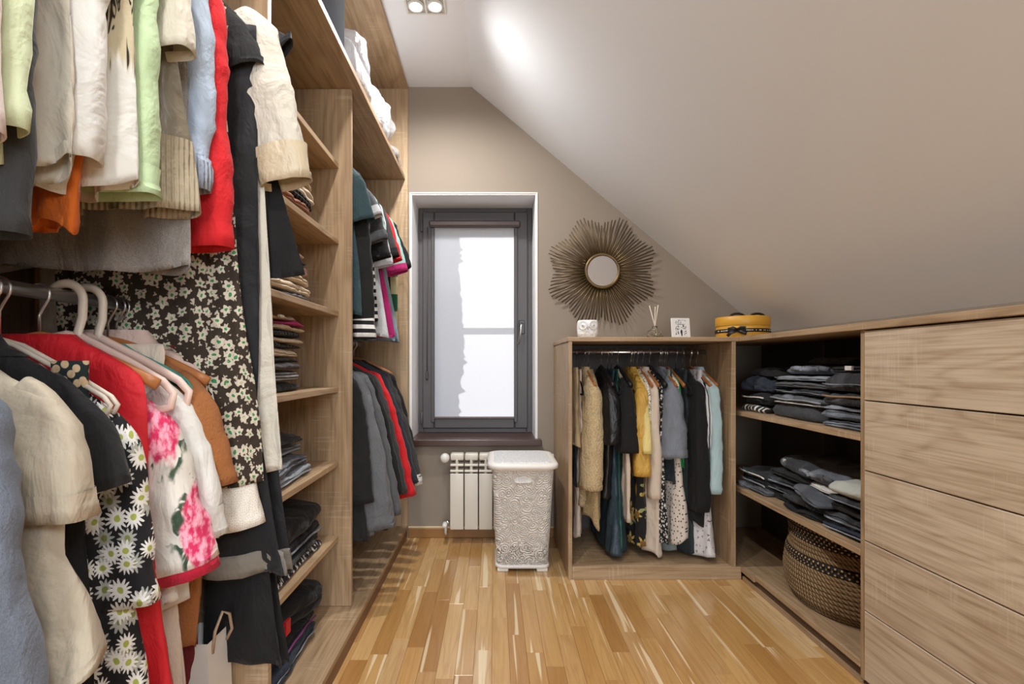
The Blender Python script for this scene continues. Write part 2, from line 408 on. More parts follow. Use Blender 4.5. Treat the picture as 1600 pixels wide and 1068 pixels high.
# roller blind
bl = root('roller_blind', 'white translucent roller blind drawn down over the dark window', 'blind', (0, YW - .02, gz1))
B0 = (-YW + .02, -gz1)
def bp(name, lo, hi, mat, bev=.004, par=bl): return box(name, (lo[0], lo[1] + B0[0], lo[2] + B0[1]), (hi[0], hi[1] + B0[0], hi[2] + B0[1]), mat, par, bev)
CAS = plain('brown_grey_aluminium', (96, 84, 84), .35, .3)
bp('cassette', (-.408, YW - .058, 1.850), (.160, YW - .018, 1.890), CAS, .010)
bp('guide_rail', (-.396, YW - .034, .64), (-.374, YW - .018, 1.850), FRAME); bp('guide_rail', (.120, YW - .034, .64), (.142, YW - .018, 1.850), FRAME)
t = NT('blind_fabric'); wv = t.noise(t.V('MULTIPLY', t.obj(), (60, 1, 400)), 1., 2.)
df = t.n('BsdfDiffuse'); tl = t.n('BsdfTranslucent'); cc = t.mix(wv, lin((238, 239, 244)), lin((226, 228, 234)))
t.t.links.new(cc, df.inputs[0]); t.t.links.new(cc, tl.inputs[0]); ms = t.n('MixShader'); ms.inputs[0].default_value = .55
t.t.links.new(df.outputs[0], ms.inputs[1]); t.t.links.new(tl.outputs[0], ms.inputs[2]); t.t.links.new(ms.outputs[0], t.out.inputs[0])
fab = mk('fabric', [(gx0 - .004, -.002, gz0 - gz1 - .005), (gx1 + .004, -.002, gz0 - gz1 - .005), (gx1 + .004, -.002, .018), (gx0 - .004, -.002, .018)], [(0, 1, 2, 3)], t.m, bl, False)
bp('bottom_bar', (gx0, YW - .028, gz0 - .012), (gx1, YW - .018, gz0 + .003), CAS)
bp('pull_chain_knob', (-.432, YW - .034, .902), (-.412, YW - .016, .962), FRAME, .008)
v, f = tube([(-.418, -.016, 1.84 - gz1 + .01), (-.420, -.016, .96 - gz1)], .003, 6); mk('pull_cord', v, f, FRAME, bl)
# outside: rough stone beside the window and a rail across; their shadows fall on the blind
ext = root('exterior_stonework', 'rough broken stone edge outside beside the window', 'stonework', (-.835, 3.38, .2))
rq = random.Random(5); zz = 0.
n = 150; pr = [(.0, 0.)]
ed = []
for i in range(n):
    ed.append((.145 + .018 * math.sin(i * .11) + rq.uniform(-.009, .009) + (.028 if rq.random() < .16 else 0) + .03 * (i / n), i * 2.7 / n))
v = []; 
for x, z in ed: v += [(x, 0, z), (x - .02, .12, z)]
for x, z in ed: v += [(-.5, 0, z), (-.5, .12, z)]
m2 = 2 * n; f = []
for i in range(n - 1):
    a = 2 * i; f += [(a, a + 1, a + 3, a + 2), (m2 + a, m2 + a + 2, m2 + a + 3, m2 + a + 1), (a, a + 2, m2 + a + 2, m2 + a), (a + 1, m2 + a + 1, m2 + a + 3, a + 3)]
mk('stone_face', v, f, plain('grey_stone', (150, 146, 140), .9, bump=.4, scale=30), ext, False)
rl = root('guard_rail', 'dark metal guard rail across the outside of the window', 'railing', (-.05, 3.34, 1.46))
v, f = tube([(x, 0, .0 - .02 * (x > .0) * x) for x in np.linspace(-.7, .75, 12)], .017, 10, up=(0, 0, 1)); mk('rail', v, f, FRAME, rl)
for s in (-.7, .75):
    v, f = tube([(s, 0, 0), (s, -.2, 0)], .012, 8, up=(0, 0, 1)); mk('bracket', v, f, FRAME, rl)

# ---- ceiling spots
GLOW = NT('lamp_glow'); GLOW.done((1, 1, 1, 1), .4, Emission_Color=(1, .97, .9, 1), Emission_Strength=14.)
SPW = plain('white_lamp_housing', (226, 226, 222), .4); REFL = plain('satin_reflector', (200, 200, 194), .25, .7)
for k, (sx_, sy_) in enumerate(SPOTS):
    lb = ['twin recessed ceiling spotlight nearest the window, two round lamps in a white frame',
          'twin recessed ceiling spotlight over the middle of the room', 'twin recessed ceiling spotlight by the landing'][k]
    r = root('ceiling_spotlight', lb, 'ceiling light', (sx_, sy_, ZC))
    bm = bmesh.new()
    for lo, hi in (((-.09, -.052), (.09, -.044)), ((-.09, .044), (.09, .052)), ((-.09, -.044), (-.082, .044)), ((.082, -.044), (.09, .044)), ((-.004, -.044), (.004, .044))):
        vv, ff = boxvf((lo[0], lo[1], -.006), (hi[0], hi[1], .0)); q = [bm.verts.new(p) for p in vv]
        for a in ff: bm.faces.new([q[i] for i in a])
    bmesh.ops.remove_doubles(bm, verts=bm.verts, dist=1e-5)
    bmobj('trim_frame', bm, SPW, r)
    for s in (-.043, .043):
        box('lamp_well', (s - .039, -.044, -.0015), (s + .039, .044, -.0005), REFL, r, 0)
        v, f = lathe([(.036, -.002), (.036, -.010), (.030, -.012), (.028, -.006), (.021, -.004)], 28, False, False)
        lp = mk('lamp_ring', v, f, SPW, r, loc=(s, 0, 0))
        v, f = lathe([(.0215, -.004), (.018, -.008), (.001, -.010)], 24, True, True); mk('lamp', v, f, GLOW.m, lp)
    lamp('spot_light', 'SPOT', (sx_, sy_, ZC - .03), (72, 44, 40)[k], (1, .985, .958), .045, (0, 0, 0), spot=math.radians(168), blend=.78)

# ================================================================== WARDROBE (left)
wd = root('wardrobe', 'wall-long open oak wardrobe with hanging bays and a shelf tower', 'wardrobe', (-.8, 1.2, 0))
def wp(name, lo, hi, mat, bev=.0015, par=wd):
    return box(name, (lo[0] + .8, lo[1] - 1.2, lo[2]), (hi[0] + .8, hi[1] - 1.2, hi[2]), mat, par, bev)
Y0 = -.30
wp('base_board', (-1.12, Y0, .050), (-.505, 2.798, .070), OAK_Y)
wp('plinth', (-.52, Y0, 0), (-.508, 2.798, .050), plain('brown_plinth', (128, 92, 62), .5, bump=.1), .001)
wp('back_panel', (-1.130, Y0, .05), (-1.121, 2.798, 2.6), OAK_B, 0)
wp('side_panel', (-1.12, 2.779, .070), (-.50, 2.797, 2.585), OAK_Z)
wp('side_panel', (-1.12, Y0, .070), (-.50, Y0 + .018, 2.585), OAK_Z)
wp('top_panel', (-1.12, Y0, 2.585), (-.50, 2.797, 2.604), OAK_Y)
wp('high_shelf', (-1.12, Y0 + .019, 2.060), (-.515, 2.778, 2.082), OAK_Y)
for y in (1.175, 1.858): wp('divider', (-1.12, y, .0705), (-.552, y + .020, 2.0595), OAK_Z)
for z in (.344, .63, .914, 1.204, 1.48, 1.772): wp('shelf', (-1.12, 1.1955, z - .020), (-.60, 1.8575, z), OAK_Y)
def rail(z, y0, y1, x, par, o):
    v, f = tube([(x + o[0], y + o[1], z) for y in (y0, y1)], .0125, 16, up=(0, 0, 1)); mk('rail', v, f, CHROME, par)
UR, LR, MR, NR = 1.975, 1.13, 1.95, 1.112
rail(UR, Y0 + .02, 1.174, -.80, wd, (.8, -1.2)); rail(LR, Y0 + .02, 1.174, -.82, wd, (.8, -1.2))
rail(MR, 1.879, 2.778, -.76, wd, (.8, -1.2)); rail(NR, 1.879, 2.778, -.76, wd, (.8, -1.2))

# ================================================================== LOW CLOSET under the window slope
cl = root('low_closet', 'low open oak closet with a clothes rail beneath the sunburst mirror', 'closet', (.73, 2.52, 0))
def cp(name, lo, hi, mat, bev=.0015): return box(name, (lo[0] - .73, lo[1] - 2.52, lo[2]), (hi[0] - .73, hi[1] - 2.52, hi[2]), mat, cl, bev)
CT = 1.127
cp('side_panel', (.342, 2.245, 0), (.360, 2.797, CT - .0205), OAK_Z); cp('side_panel', (1.101, 2.245, .0605), (1.121, 2.797, CT - .0205), OAK_Z)
cp('top_board', (.338, 2.243, CT - .020), (1.134, 2.798, CT), OAK_X)
cp('base_board', (.3605, 2.262, .042), (1.140, 2.797, .060), OAK_X); cp('plinth', (.3605, 2.245, 0), (1.146, 2.261, .060), OAK_X)
cp('back_panel', (.3605, 2.788, .0605), (1.1005, 2.797, CT - .0205), DARKBACK, 0)
v, f = tube([(.361 - .73, 0, 1.064), (1.100 - .73, 0, 1.064)], .0115, 16, up=(0, 0, 1)); mk('rail', v, f, CHROME, cl)

# ================================================================== RIGHT UNIT: corner shelves and drawers
ru = root('drawer_unit', 'long oak unit of open shelves and wide flush drawers under the slope', 'cabinet', (1.35, 1.5, 0))
def rpn(name, lo, hi, mat, bev=.0015, par=ru): return box(name, (lo[0] - 1.35, lo[1] - 1.5, lo[2]), (hi[0] - 1.35, hi[1] - 1.5, hi[2]), mat, par, bev)
RB = 1.545
rpn('top_board', (1.135, -1.0, CT - .020), (RB + .01, 2.797, CT + .002), OAK_Y)
rpn('back_panel', (RB, -1.0, .02), (RB + .008, 2.797, CT - .0205), DARKBACK, 0)
rpn('divider', (1.147, 1.499, .02), (RB, 1.516, CT - .0205), OAK_Z)
rpn('side_panel', (1.147, -1.0, .02), (RB, -.982, CT - .0205), OAK_Z)
rpn('back_upright', (1.45, 2.13, .075), (RB - .001, 2.148, CT - .021), DARKBACK)
for z in (.420, .780): rpn('shelf', (1.150, 1.5165, z - .020), (RB - .001, 2.797, z), OAK_Y) if False else None
for z in (.420, .780):
    rpn('shelf', (1.146, 1.5165, z - .020), (1.449, 2.797, z), OAK_Y)
    rpn('shelf', (1.4495, 1.5165, z - .020), (RB - .001, 2.129, z), OAK_Y)
rpn('base_board', (1.146, 1.5165, .050), (RB - .001, 2.13, .072), OAK_Y); rpn('base_board', (1.1415, 2.1305, .040), (RB - .001, 2.797, .058), OAK_Y)
rpn('plinth', (1.160, -1.0, 0), (1.172, 2.244, .0395), plain('dark_plinth', (92, 70, 50), .6), .001)
rpn('plinth_strip', (1.150, 1.5165, 0), (1.159, 2.244, .018), OAK_Y, .001)
zt = CT - .024
for k in range(5):
    z1 = zt - k * .2165; z0 = z1 - .2125
    for (ya, yb) in ((.502, 1.497), (-.50, .498)):
        d = rpn('drawer', (1.145, ya, z0), (1.163, yb, z1), OAK_D, .0012)
        rpn('drawer_box', (1.165, ya + .03, z0 + .02), (RB - .02, yb - .03, z0 + .15), EDGE, 0, d)

# ================================================================== HANGERS
HC = {}
def hanger_meshes(kind):
    if kind in HC: return HC[kind]
    parts = []
    def hook(r=.0022, mat=CHROME, zt=.085, R=.019):
        p = [(R * math.cos(a), 0, zt + R * math.sin(a) - .004) for a in np.linspace(PI * 1.05, -.6, 14)]
        p += [(.006, 0, zt - .030), (0, 0, zt - .042), (0, 0, -.005)]
        v, f = tube(p, r, 8); return mesh('hook', v, f, mat)
    if kind in ('plastic', 'velvet', 'orange', 'black', 'pink_thin'):
        m = {'plastic': WHITEP, 'velvet': VELVET, 'orange': ORANGEP, 'black': BLACKP, 'pink_thin': CREAMP}[kind]
        p = [(-.006, 0, -.002)] + [(x, 0, z) for x, z in ((.04, -.014), (.12, -.058), (.185, -.098), (.196, -.112), (.190, -.124), (.172, -.126), (0, -.126), (-.172, -.126), (-.190, -.124), (-.196, -.112), (-.185, -.098), (-.12, -.058), (-.04, -.014))]
        p[0] = (0, 0, -.003)
        v, f = tube(p, .0042, 8, closed=True, flat=.9); parts = [hook(), mesh('shoulder_bar', v, f, m)]
    elif kind in ('wood', 'broad'):
        m = WOODH if kind == 'wood' else BLACKP
        xs = np.linspace(-.205, .205, 21)
        p = [(x, .012 * (x / .2) ** 2, .006 - .085 * (abs(x) / .2) ** 1.35) for x in xs]
        v, f = tube(p, [(.011 if kind == 'wood' else .015) - .002 * (1 - abs(x) / .2) for x in xs], 10, flat=.55 if kind == 'wood' else .8); parts = [hook(.0024), mesh('shoulder_bar', v, f, m)]
    elif kind == 'wide':      # broad flat plastic hanger whose moulded hook is one with its arms
        R = .032
        p = [(R * math.cos(a), 0, .078 + R * math.sin(a)) for a in np.linspace(PI * .95, 0, 12)] + [(.031, 0, .045), (.022, 0, .016), (.03, 0, .004)]
        v, f = tube(p, .0085, 8, flat=.7); hk = mesh('hook', v, f, CREAMP)
        q = [(.0, 0, .012), (.03, 0, .006), (.12, 0, -.040), (.185, 0, -.078), (.205, 0, -.10), (.200, 0, -.125), (.18, 0, -.132), (0, 0, -.132), (-.18, 0, -.132), (-.2, 0, -.125), (-.205, 0, -.10), (-.185, 0, -.078), (-.12, 0, -.04), (-.03, 0, .006)]
        v, f = tube(q, .0085, 8, closed=True, flat=.7); parts = [hk, mesh('shoulder_bar', v, f, PINKP)]
    elif kind == 'clip':
        v, f = tube([(-.16, 0, -.004), (0, 0, 0), (.16, 0, -.004)], .003, 8); parts = [hook(.0022), mesh('bar', v, f, CHROME)]
        for s in (-.13, .13):
            v, f = merge(boxvf((s - .010, -.008, -.034), (s + .010, -.004, .008)), boxvf((s - .010, .004, -.034), (s + .010, .008, .008)), boxvf((s - .006, -.004, -.004), (s + .006, .004, .002)))
            parts.append(mesh('clip', v, f, BLACKP, False))
    HC[kind] = parts; return parts
HK_LABEL = {'plastic': 'slim white plastic hanger', 'velvet': 'thin black velvet hanger', 'orange': 'thin orange hanger', 'black': 'black plastic hanger', 'pink_thin': 'slim cream tube hanger',
            'wood': 'brown wooden hanger', 'broad': 'broad black suit hanger', 'wide': 'broad blush plastic hanger', 'clip': 'clip hanger'}
def hanger(kind, loc, rz, carries, group):
    r = root('clothes_hanger', f'{HK_LABEL[kind]} carrying the {carries}', 'hanger', loc, rz, group)
    for me in hanger_meshes(kind): link(me.name.split('.')[0], me, r)
    return r

# ================================================================== GARMENTS
def sn(P, seed, freq, octs=7):
    rg = np.random.RandomState(seed); o = np.zeros(P.shape[:-1])
    for _ in range(octs):
        d = rg.normal(size=3); d /= np.linalg.norm(d); k = freq * rg.uniform(.6, 1.6)
        o += np.sin(P @ d * k + rg.uniform(0, 6.28))
    return o / octs ** .5 * .7
def rings_body(L, hw, fx, bx, th, seed, fold=.012, nf=2.5, shoulder='set', n=56, drop=0., hemw=.006, thh=None, lean=0., zr=None):
    """closed rings of a hanging garment, from the neck down to the hem; local +x is the open side"""
    rg = np.random.RandomState(seed)
    thh = thh or th * 1.25
    if shoulder == 'set': prof = [(0, .062), (.010, .072), (.035, .125), (.068, .180), (.088, hw - .006), (.115, hw), (.30, hw * .985 + .0), (L, 1)]
    elif shoulder == 'strap': prof = [(0, .135), (.02, .140), (.09, .128), (.15, .150), (.22, .165), (.34, .15), (L, 1)]
    elif shoulder == 'waist': prof = [(0, hw), (.03, hw), (.09, hw * 1.03), (max(.1, L - .38), hw * 1.05), (L, 1)]
    pz = [p[0] for p in prof[:-1]] + [L]
    pf = [p[1] for p in prof[:-1]] + [fx]; pb = [p[1] for p in prof[:-1]] + [bx]
    z = np.concatenate([np.linspace(0, .12, 9), np.linspace(.12, L, max(12, int(L / .018)))[1:]])
    a = np.arange(n) / n * 2 * PI; c, s = np.cos(a), np.sin(a)
    cx = np.sign(c) * abs(c) ** .62; sy = np.sign(s) * abs(s) ** .85
    ph = rg.uniform(0, 6.28, 4); rings = []
    for zz in z:
        F, B = np.interp(zz, pz, pf), np.interp(zz, pz, pb)
        tt = np.interp(zz, [0, .04, .12, .3, L], [.040 if shoulder == 'set' else th * .6, .042 if shoulder == 'set' else th * .7, th * .85, th, thh])
        x = np.where(c >= 0, cx * F, cx * B)
        w = min(1., max(0., (zz - .08) / max(.15, L - .08)))
        ctr = fold * w ** .8 * (np.sin(nf * PI * x / .2 + ph[0] + .8 * w) + .5 * np.sin(nf * 2.3 * PI * x / .2 + ph[1])) + lean * w
        y = tt / 2 * sy * (1 + .25 * w * np.sin(nf * 1.6 * PI * x / .2 + ph[2])) + ctr
        hz = -zz + hemw * min(1, max(0, (zz - L * .6) / (L * .4))) * np.sin(3 * a + ph[3]) * 1.
        rings.append(np.stack([x, y, np.full(n, 0.) + hz], 1))
    R = np.array(rings)
    R[..., 0] += .006 * sn(R * (1, 2, .5), seed + 1, 22) * np.minimum(1, z / .12)[:, None]
    R[..., 1] += .0055 * sn(R * (1, 1, .45), seed + 2, 38) * np.minimum(1, z / .10)[:, None]
    rid = abs(sn(R * (1, .4, .7), seed + 5, 34)) * .6 + abs(sn(R * (1, .4, .8), seed + 6, 80)) * .4
    R[..., 1] -= .008 * rid * np.sign(sy)[None] * np.minimum(1, z / .12)[:, None]
    return R
def turned(R, end=True, inset=.0025, up=.018):
    """turn the open edge of a tube of cloth inwards so that it shows a thickness"""
    e = R[-1] if end else R[0]; c = e.mean(0); d = c - e; d[:, 2] = 0; l = np.linalg.norm(d, axis=1)[:, None] + 1e-6
    i1 = e + d / l * inset; i2 = i1 + d / l * .001; i2[:, 2] += up if end else -up
    return np.concatenate([R, [i1], [i2]]) if end else np.concatenate([[i2], [i1], R])
def sleeve_rings(side, hw, z0, zend, xend, yend, w0, w1, d0, d1, seed, n=32, out=.035):
    """xend: reach of the outer edge at the sleeve end; the outer edge leaves the shoulder and falls straight"""
    p0 = np.array([side * (hw - .075), 0, z0 + .004]); p1 = np.array([side * (hw + out * .2 - w0 * .5), 0, z0 - .030])
    pe = np.array([side * xend, yend, zend]); ln = z0 - zend; T = np.linspace(0, 1, max(12, int(ln / .012)))
    m = np.array([side * ((hw + out - w0) * .5 + xend * .5), yend * .4, z0 - min(.16, ln * .5)])
    P = np.array([(1 - t) ** 3 * p0 + 3 * (1 - t) ** 2 * t * p1 + 3 * (1 - t) * t * t * m + t ** 3 * pe for t in T])
    tg = np.gradient(P, axis=0); tg /= np.linalg.norm(tg, axis=1)[:, None]
    a = np.arange(n) / n * 2 * PI; ca, sa = np.cos(a), np.sin(a); R = []
    cc = np.sign(ca) * abs(ca) ** .7; ss = np.sign(sa) * abs(sa) ** .75
    for i, t in enumerate(T):
        nrm = np.array([-tg[i][2], 0, tg[i][0]]); nrm /= np.linalg.norm(nrm)
        k = min(1, (t * ln) / .10)
        wa = (w0 * (.55 + .45 * k)) + (w1 - w0) * t; da = d0 * (.55 + .45 * k) + (d1 - d0) * t
        R.append(P[i] + wa * cc[:, None] * nrm + np.array([0, 1, 0]) * (da * ss * (1 - .22 * np.cos(2 * a + seed)))[:, None])
    R = np.array(R); k = np.minimum(1, T * 3)[:, None]; c = R.mean(1, keepdims=True)
    rid = abs(sn(R * (.7, .7, 1.), seed, 40)) * .7 + abs(sn(R * (.9, .6, 1.), seed + 2, 85)) * .4
    d = R - c; d[..., 2] = 0; d /= np.linalg.norm(d, axis=2, keepdims=True) + 1e-6
    R = R + d * (.004 - .011 * rid * k)[..., None]
    R[..., 1] += .007 * sn(R * (.3, .3, 1), seed + 7, 14) * k
    return R
def band(R, i0, off): 
    q = R[i0:].copy(); c = q.mean(1, keepdims=True); d = q - c; d[..., 2] = 0
    return q + d / (np.linalg.norm(d, axis=2, keepdims=True) + 1e-6) * off
GS = [100]
def top(name, label, cat, row, pos, mat, hem, sle=None, fx=None, sx=None, hw=.20, th=.045, short=None, sw=(.075, .06), sd=(.020, .026), smat=None, cuff=None, hemband=None,
        neck=None, shoulder='set', hk='velvet', fold=.010, nf=2.5, drop=0., rz=0., sy=0., bx=None, hemw=.006, thh=None, lean=0., dx=0., extra=None, back_sleeve=True):
    """pos: place along the rail; hem, sle: world heights of hem and sleeve end; fx, sx: world reach of hem and sleeve towards the open side"""
    GS[0] += 13; seed = GS[0]
    zn = row['z'] - .088 - drop
    if row is CR: rz += .0
    if row['axis'] == 'y': loc = (row['c'] + dx, pos, zn); rot = rz; reach = lambda v: v - row['c'] - dx
    else: loc = (pos, row['c'] + dx, zn); rot = -PI / 2 + rz; reach = lambda v: -(v - row['c'] - dx)
    g = root(name, label, cat, loc, rot, row['group'])
    L = zn - hem; F = reach(fx) if fx is not None else hw * 1.02
    R = rings_body(L, hw, F, bx or hw, th, seed, fold, nf, shoulder, hemw=hemw, thh=thh, lean=lean)
    if hemband:
        hl, hm = hemband; zz = R[:, :, 2].mean(1); i = int(np.argmin(abs(zz + L - hl)))
        q = turned(band(R, i, .0015)); v, f = loft(q); mk('hem_band', v, f, hm, g); R = R[:i + 1]
    else: R = turned(R)
    v, f = loft(turned(R, False)); b = mk('body', v, f, mat, g)
    if neck:
        q = R[:3].copy(); q[..., :2] *= 1.06; q[0, :, 2] += .012; v, f = loft(q); mk('neckband' if neck != 'collar' else 'collar', v, f, smat or mat, g)
    if sle is not None:
        X = reach(sx) if sx is not None else hw + .045
        for side in ((1, -1) if back_sleeve else (1,)):
            w1 = sw[1]; xe = (X if side > 0 else hw + .045) - w1
            SR = sleeve_rings(side, hw, -.092, sle - zn, xe, sy, sw[0], sw[1], sd[0], sd[1], seed + side + 5)
            if cuff and side > 0:
                cl_, cm_, off = cuff; zz = SR[:, :, 2].mean(1); i = max(2, int(np.argmin(abs(zz - (sle - zn) - cl_))))
                q = turned(band(SR, i, off)); v, f = loft(q); cf = mesh('cuff', v, f, cm_); SR = SR[:i + 2] if off > 0 else SR[:i + 1]
            SR = turned(SR); v, f = loft(SR, cap0=True); s_ = mk('sleeve', v, f, smat or mat, g)
            if cuff and side > 0: link('cuff', cf, s_)
    if extra: extra(g, R, seed)
    if row['axis'] == 'y': loc = (row['c'], loc[1])
    else: loc = (loc[0], row['c'])
    hanger(hk, (loc[0], loc[1], row['z'] - .085), rot, short or label.split(' with ')[0], row['hg'])
    return g
def trousers(name, label, cat, row, pos, mat, hem, fx, w=.2, hk='velvet', short=None, cuff=None, th=.03, rz=0., dx=0., top_drop=.14, fold=.007, back=.06):
    GS[0] += 13; seed = GS[0]; zn = row['z'] - .088
    if row['axis'] == 'y': loc = (fx - back - w / 2, pos, zn - top_drop + .02); rot = rz
    else: loc = (pos, fx + back + w / 2, zn - top_drop + .02); rot = -PI / 2 + rz
    g = root(name, label, cat, loc, rot, row['group'])
    for k, y in enumerate((-th * .75, th * 1.5)):
        L = loc[2] - hem + (.015 if k else 0)
        R = rings_body(L, w / 2 * .96, w / 2 + back, w / 2, th * .95, seed + k, fold, 1.6, 'waist', n=40)
        R[..., 1] += y
        if cuff:
            cl_, cm_ = cuff; i = int(np.argmin(abs(R[:, :, 2].mean(1) + L - cl_)))
            q = turned(band(R, i, .009 if k == 0 else .002)); v, f = loft(q, True, True); cm = mesh('rolled_cuff', v, f, cm_)
        v, f = loft(turned(R), True, True); l = mk('leg', v, f, mat, g)
        if cuff: link('rolled_cuff', cm, l)
    xh = row['c'] if row['axis'] == 'y' else row['c']
    hl = (fx - w / 2, pos, row['z'] - .085) if row['axis'] == 'y' else (pos, row['c'], row['z'] - .085)
    hanger(hk, (row['c'], pos, row['z'] - .085) if row['axis'] == 'y' else hl, rot, short or label.split(' with ')[0], row['hg'])
    return g

UP = dict(axis='y', c=-.80, z=UR, group='clothes on the upper rail of the near bay', hg='hangers on the upper rail of the near bay')
LO = dict(axis='y', c=-.82, z=LR, group='clothes on the lower rail of the near bay', hg='hangers on the lower rail of the near bay')
MU = dict(axis='y', c=-.76, z=MR, group='clothes on the upper rail by the window', hg='hangers on the upper rail by the window')
ML = dict(axis='y', c=-.76, z=NR, group='clothes on the lower rail by the window', hg='hangers on the lower rail by the window')
CR = dict(axis='x', c=2.52, z=1.064, group='clothes in the low closet', hg='hangers in the low closet')

# cloths
black = cloth('black_cotton', (19, 19, 20)); char = cloth('charcoal_jersey', (52, 52, 52), heather=.12); dgrey = cloth('dark_grey_jersey', (82, 84, 88), heather=.15)
grey = cloth('grey_heather', (128, 122, 116), heather=.4); white = cloth('white_cotton', (222, 220, 214)); cream = cloth('cream_cotton', (206, 198, 182))
taupe_s = cloth('taupe_satin', (120, 110, 92), .38, crease=.3, sheen=0.); taupe_r = cloth('taupe_rib', (176, 162, 136), rib=560.)
sage = cloth('sage_brushed', (200, 208, 170), fuzz=.2); mint = cloth('pale_green', (190, 212, 168), fuzz=.15); blush = cloth('blush_white', (218, 204, 198))
ltblue = cloth('light_blue_fleece', (176, 190, 208), fuzz=.2); ltblue_r = cloth('light_blue_rib', (158, 168, 184), rib=620.)
red = cloth('red_fleece', (206, 26, 34), fuzz=.15); redsilk = cloth('red_crepe', (204, 20, 34), .7); orange = cloth('orange_cotton', (214, 106, 28))
floral = cloth('floral_viscose', (50, 40, 29), pattern=P_floral, crease=.3, sheen=.05); feather = cloth('feather_print_cotton', (218, 216, 208), pattern=P_feather)
bdenim = cloth('black_denim', (24, 24, 26), fade=.07); gdenim = cloth('grey_denim_inside', (122, 116, 106), fade=.2); trench = cloth('beige_linen', (206, 200, 186), crease=.5, sheen=.1)
satin = cloth('cream_satin', (206, 191, 162), .35, crease=.35, sheen=0.); leather = cloth('black_leather', (20, 20, 21), .42, weave=0, crease=.3, sheen=0.)
bluegrey = cloth('blue_grey_marl', (100, 107, 119), heather=.25, fuzz=.3); beige = cloth('beige_knit', (184, 172, 152), knit=0, fuzz=.1)
daisy = cloth('daisy_print', (18, 18, 21), pattern=P_daisy, crease=.25, sheen=.05); rose = cloth('rose_print', (226, 220, 210), pattern=P_rose, crease=.25, sheen=.05)
crimson = cloth('crimson_lining', (186, 22, 54)); teddy = cloth('caramel_teddy', (188, 118, 62), fuzz=.9, crease=.5); lace = cloth('white_lace', (222, 214, 200), pattern=P_lace)
teal = cloth('teal_cotton', (70, 150, 138)); leo = cloth('leopard_viscose', (26, 40, 40), pattern=P_leo); pinkd = cloth('dusty_pink', (214, 186, 174))
dkred = cloth('dark_red_velvet', (104, 22, 28)); dteal = cloth('deep_teal_jersey', (44, 66, 72), crease=.5); mintthin = cloth('aqua_jersey', (150, 196, 190))
bwcheck = cloth('black_white_band', (24, 24, 26), pattern=P_check((232, 232, 230))); ltgrey = cloth('light_grey_jersey', (196, 198, 202)); slate = cloth('slate_blue', (122, 140, 150))
magenta = cloth('magenta_cotton', (176, 30, 104)); greyswt = cloth('grey_sweat', (96, 98, 102), heather=.2, crease=.5); navy = cloth('navy_cotton', (38, 42, 54))
stone = cloth('stone_twill', (182, 160, 124)); knitc = cloth('cream_open_knit', (214, 190, 148), knit=150.); knitd = cloth('sand_boucle', (196, 170, 124), knit=210., fuzz=.4)
dtealc = cloth('petrol_satin', (52, 70, 82), .45, sheen=0.); emer = cloth('emerald_satin', (52, 104, 90), .45, sheen=0.); mustard = cloth('mustard_satin', (206, 162, 70), .5, crease=.6, sheen=.1); lemon = cloth('pale_yellow_organza', (226, 206, 130), .5)
bigdark = cloth('dark_botanical', (24, 24, 24), pattern=P_bigdark); scrib = cloth('scribble_print', (232, 228, 216), pattern=P_scribble); robe = cloth('ivory_crepe', (218, 202, 184)); ditsy = cloth('ditsy_print', (20, 20, 22), pattern=P_ditsy)
gdjean = cloth('grey_blue_denim', (122, 128, 138), fade=.25); green = cloth('green_satin', (24, 146, 74), .5); dots = cloth('dotted_crepe', (226, 214, 202), pattern=P_dots); paleteal = cloth('grey_green_crepe', (140, 154, 150))
dkgreen = cloth('bottle_green', (44, 54, 56)); sprig = cloth('sprig_cotton', (222, 218, 220), pattern=P_sprigs); palebl = cloth('pale_blue_poplin', (178, 204, 208)); stripeb = cloth('striped_scarf', (214, 204, 158), pattern=P_stripes((32, 96, 66), 5.2))

# ---- near bay, upper rail (from the front of the bay inwards)
T = lambda *a, **k: top(*a, **k)
T('t_shirt', 'blush white t-shirt at the open front of the upper rail', 't-shirt', UP, .545, blush, 1.26, 1.262, -.585, -.560, hk='plastic', short='blush white t-shirt')
T('sweatshirt', 'sage yellow brushed sweatshirt second on the upper rail', 'sweatshirt', UP, .585, sage, 1.24, 1.280, -.60, -.560, hk='plastic', short='sage yellow sweatshirt', sd=(.02, .02))
T('jumper', 'dark charcoal jumper whose wide sleeve hangs below the sage sweatshirt', 'jumper', UP, .607, char, 1.20, 1.165, -.64, -.592, short='dark charcoal jumper', sw=(.08, .07))
T('shirt', 'cream cotton shirt hanging in shade behind the sage sweatshirt', 'shirt', UP, .665, cream, 1.275, None, -.60, hk='wood', short='cream cotton shirt', th=.05, hemw=.02, fold=.015)
T('blouse', 'bright white blouse with a broad turned sleeve end on the upper rail', 'blouse', UP, .712, white, 1.27, 1.300, -.62, -.582, hk='wood', short='bright white blouse', sw=(.085, .072), sd=(.025, .03), hemw=.02, cuff=(.05, white, .002))
T('crop_top', 'orange cotton top peeking out below the cream and white tops', 'top', UP, .742, orange, 1.205, None, -.625, hk='plastic', short='orange cotton top', fold=.016, hemw=.012)
T('t_shirt', 'white t-shirt printed with dark golden feathers on the upper rail', 't-shirt', UP, .775, feather, 1.285, 1.64, -.575, -.570, hk='plastic', short='feather print t-shirt', hw=.222, fold=.012, hemw=.014)
T('sweatshirt', 'pale green sweatshirt with a rolled sleeve end on the upper rail', 'sweatshirt', UP, .818, mint, 1.31, 1.283, -.61, -.572, short='pale green sweatshirt', sw=(.085, .066), sd=(.024, .028), cuff=(.05, mint, .003))
T('polo_shirt', 'cream half-sleeved top resting against the taupe satin bomber', 'top', UP, .866, cream, 1.40, 1.555, -.60, -.545, hk='wood', short='cream half-sleeved top', sd=(.024, .03))
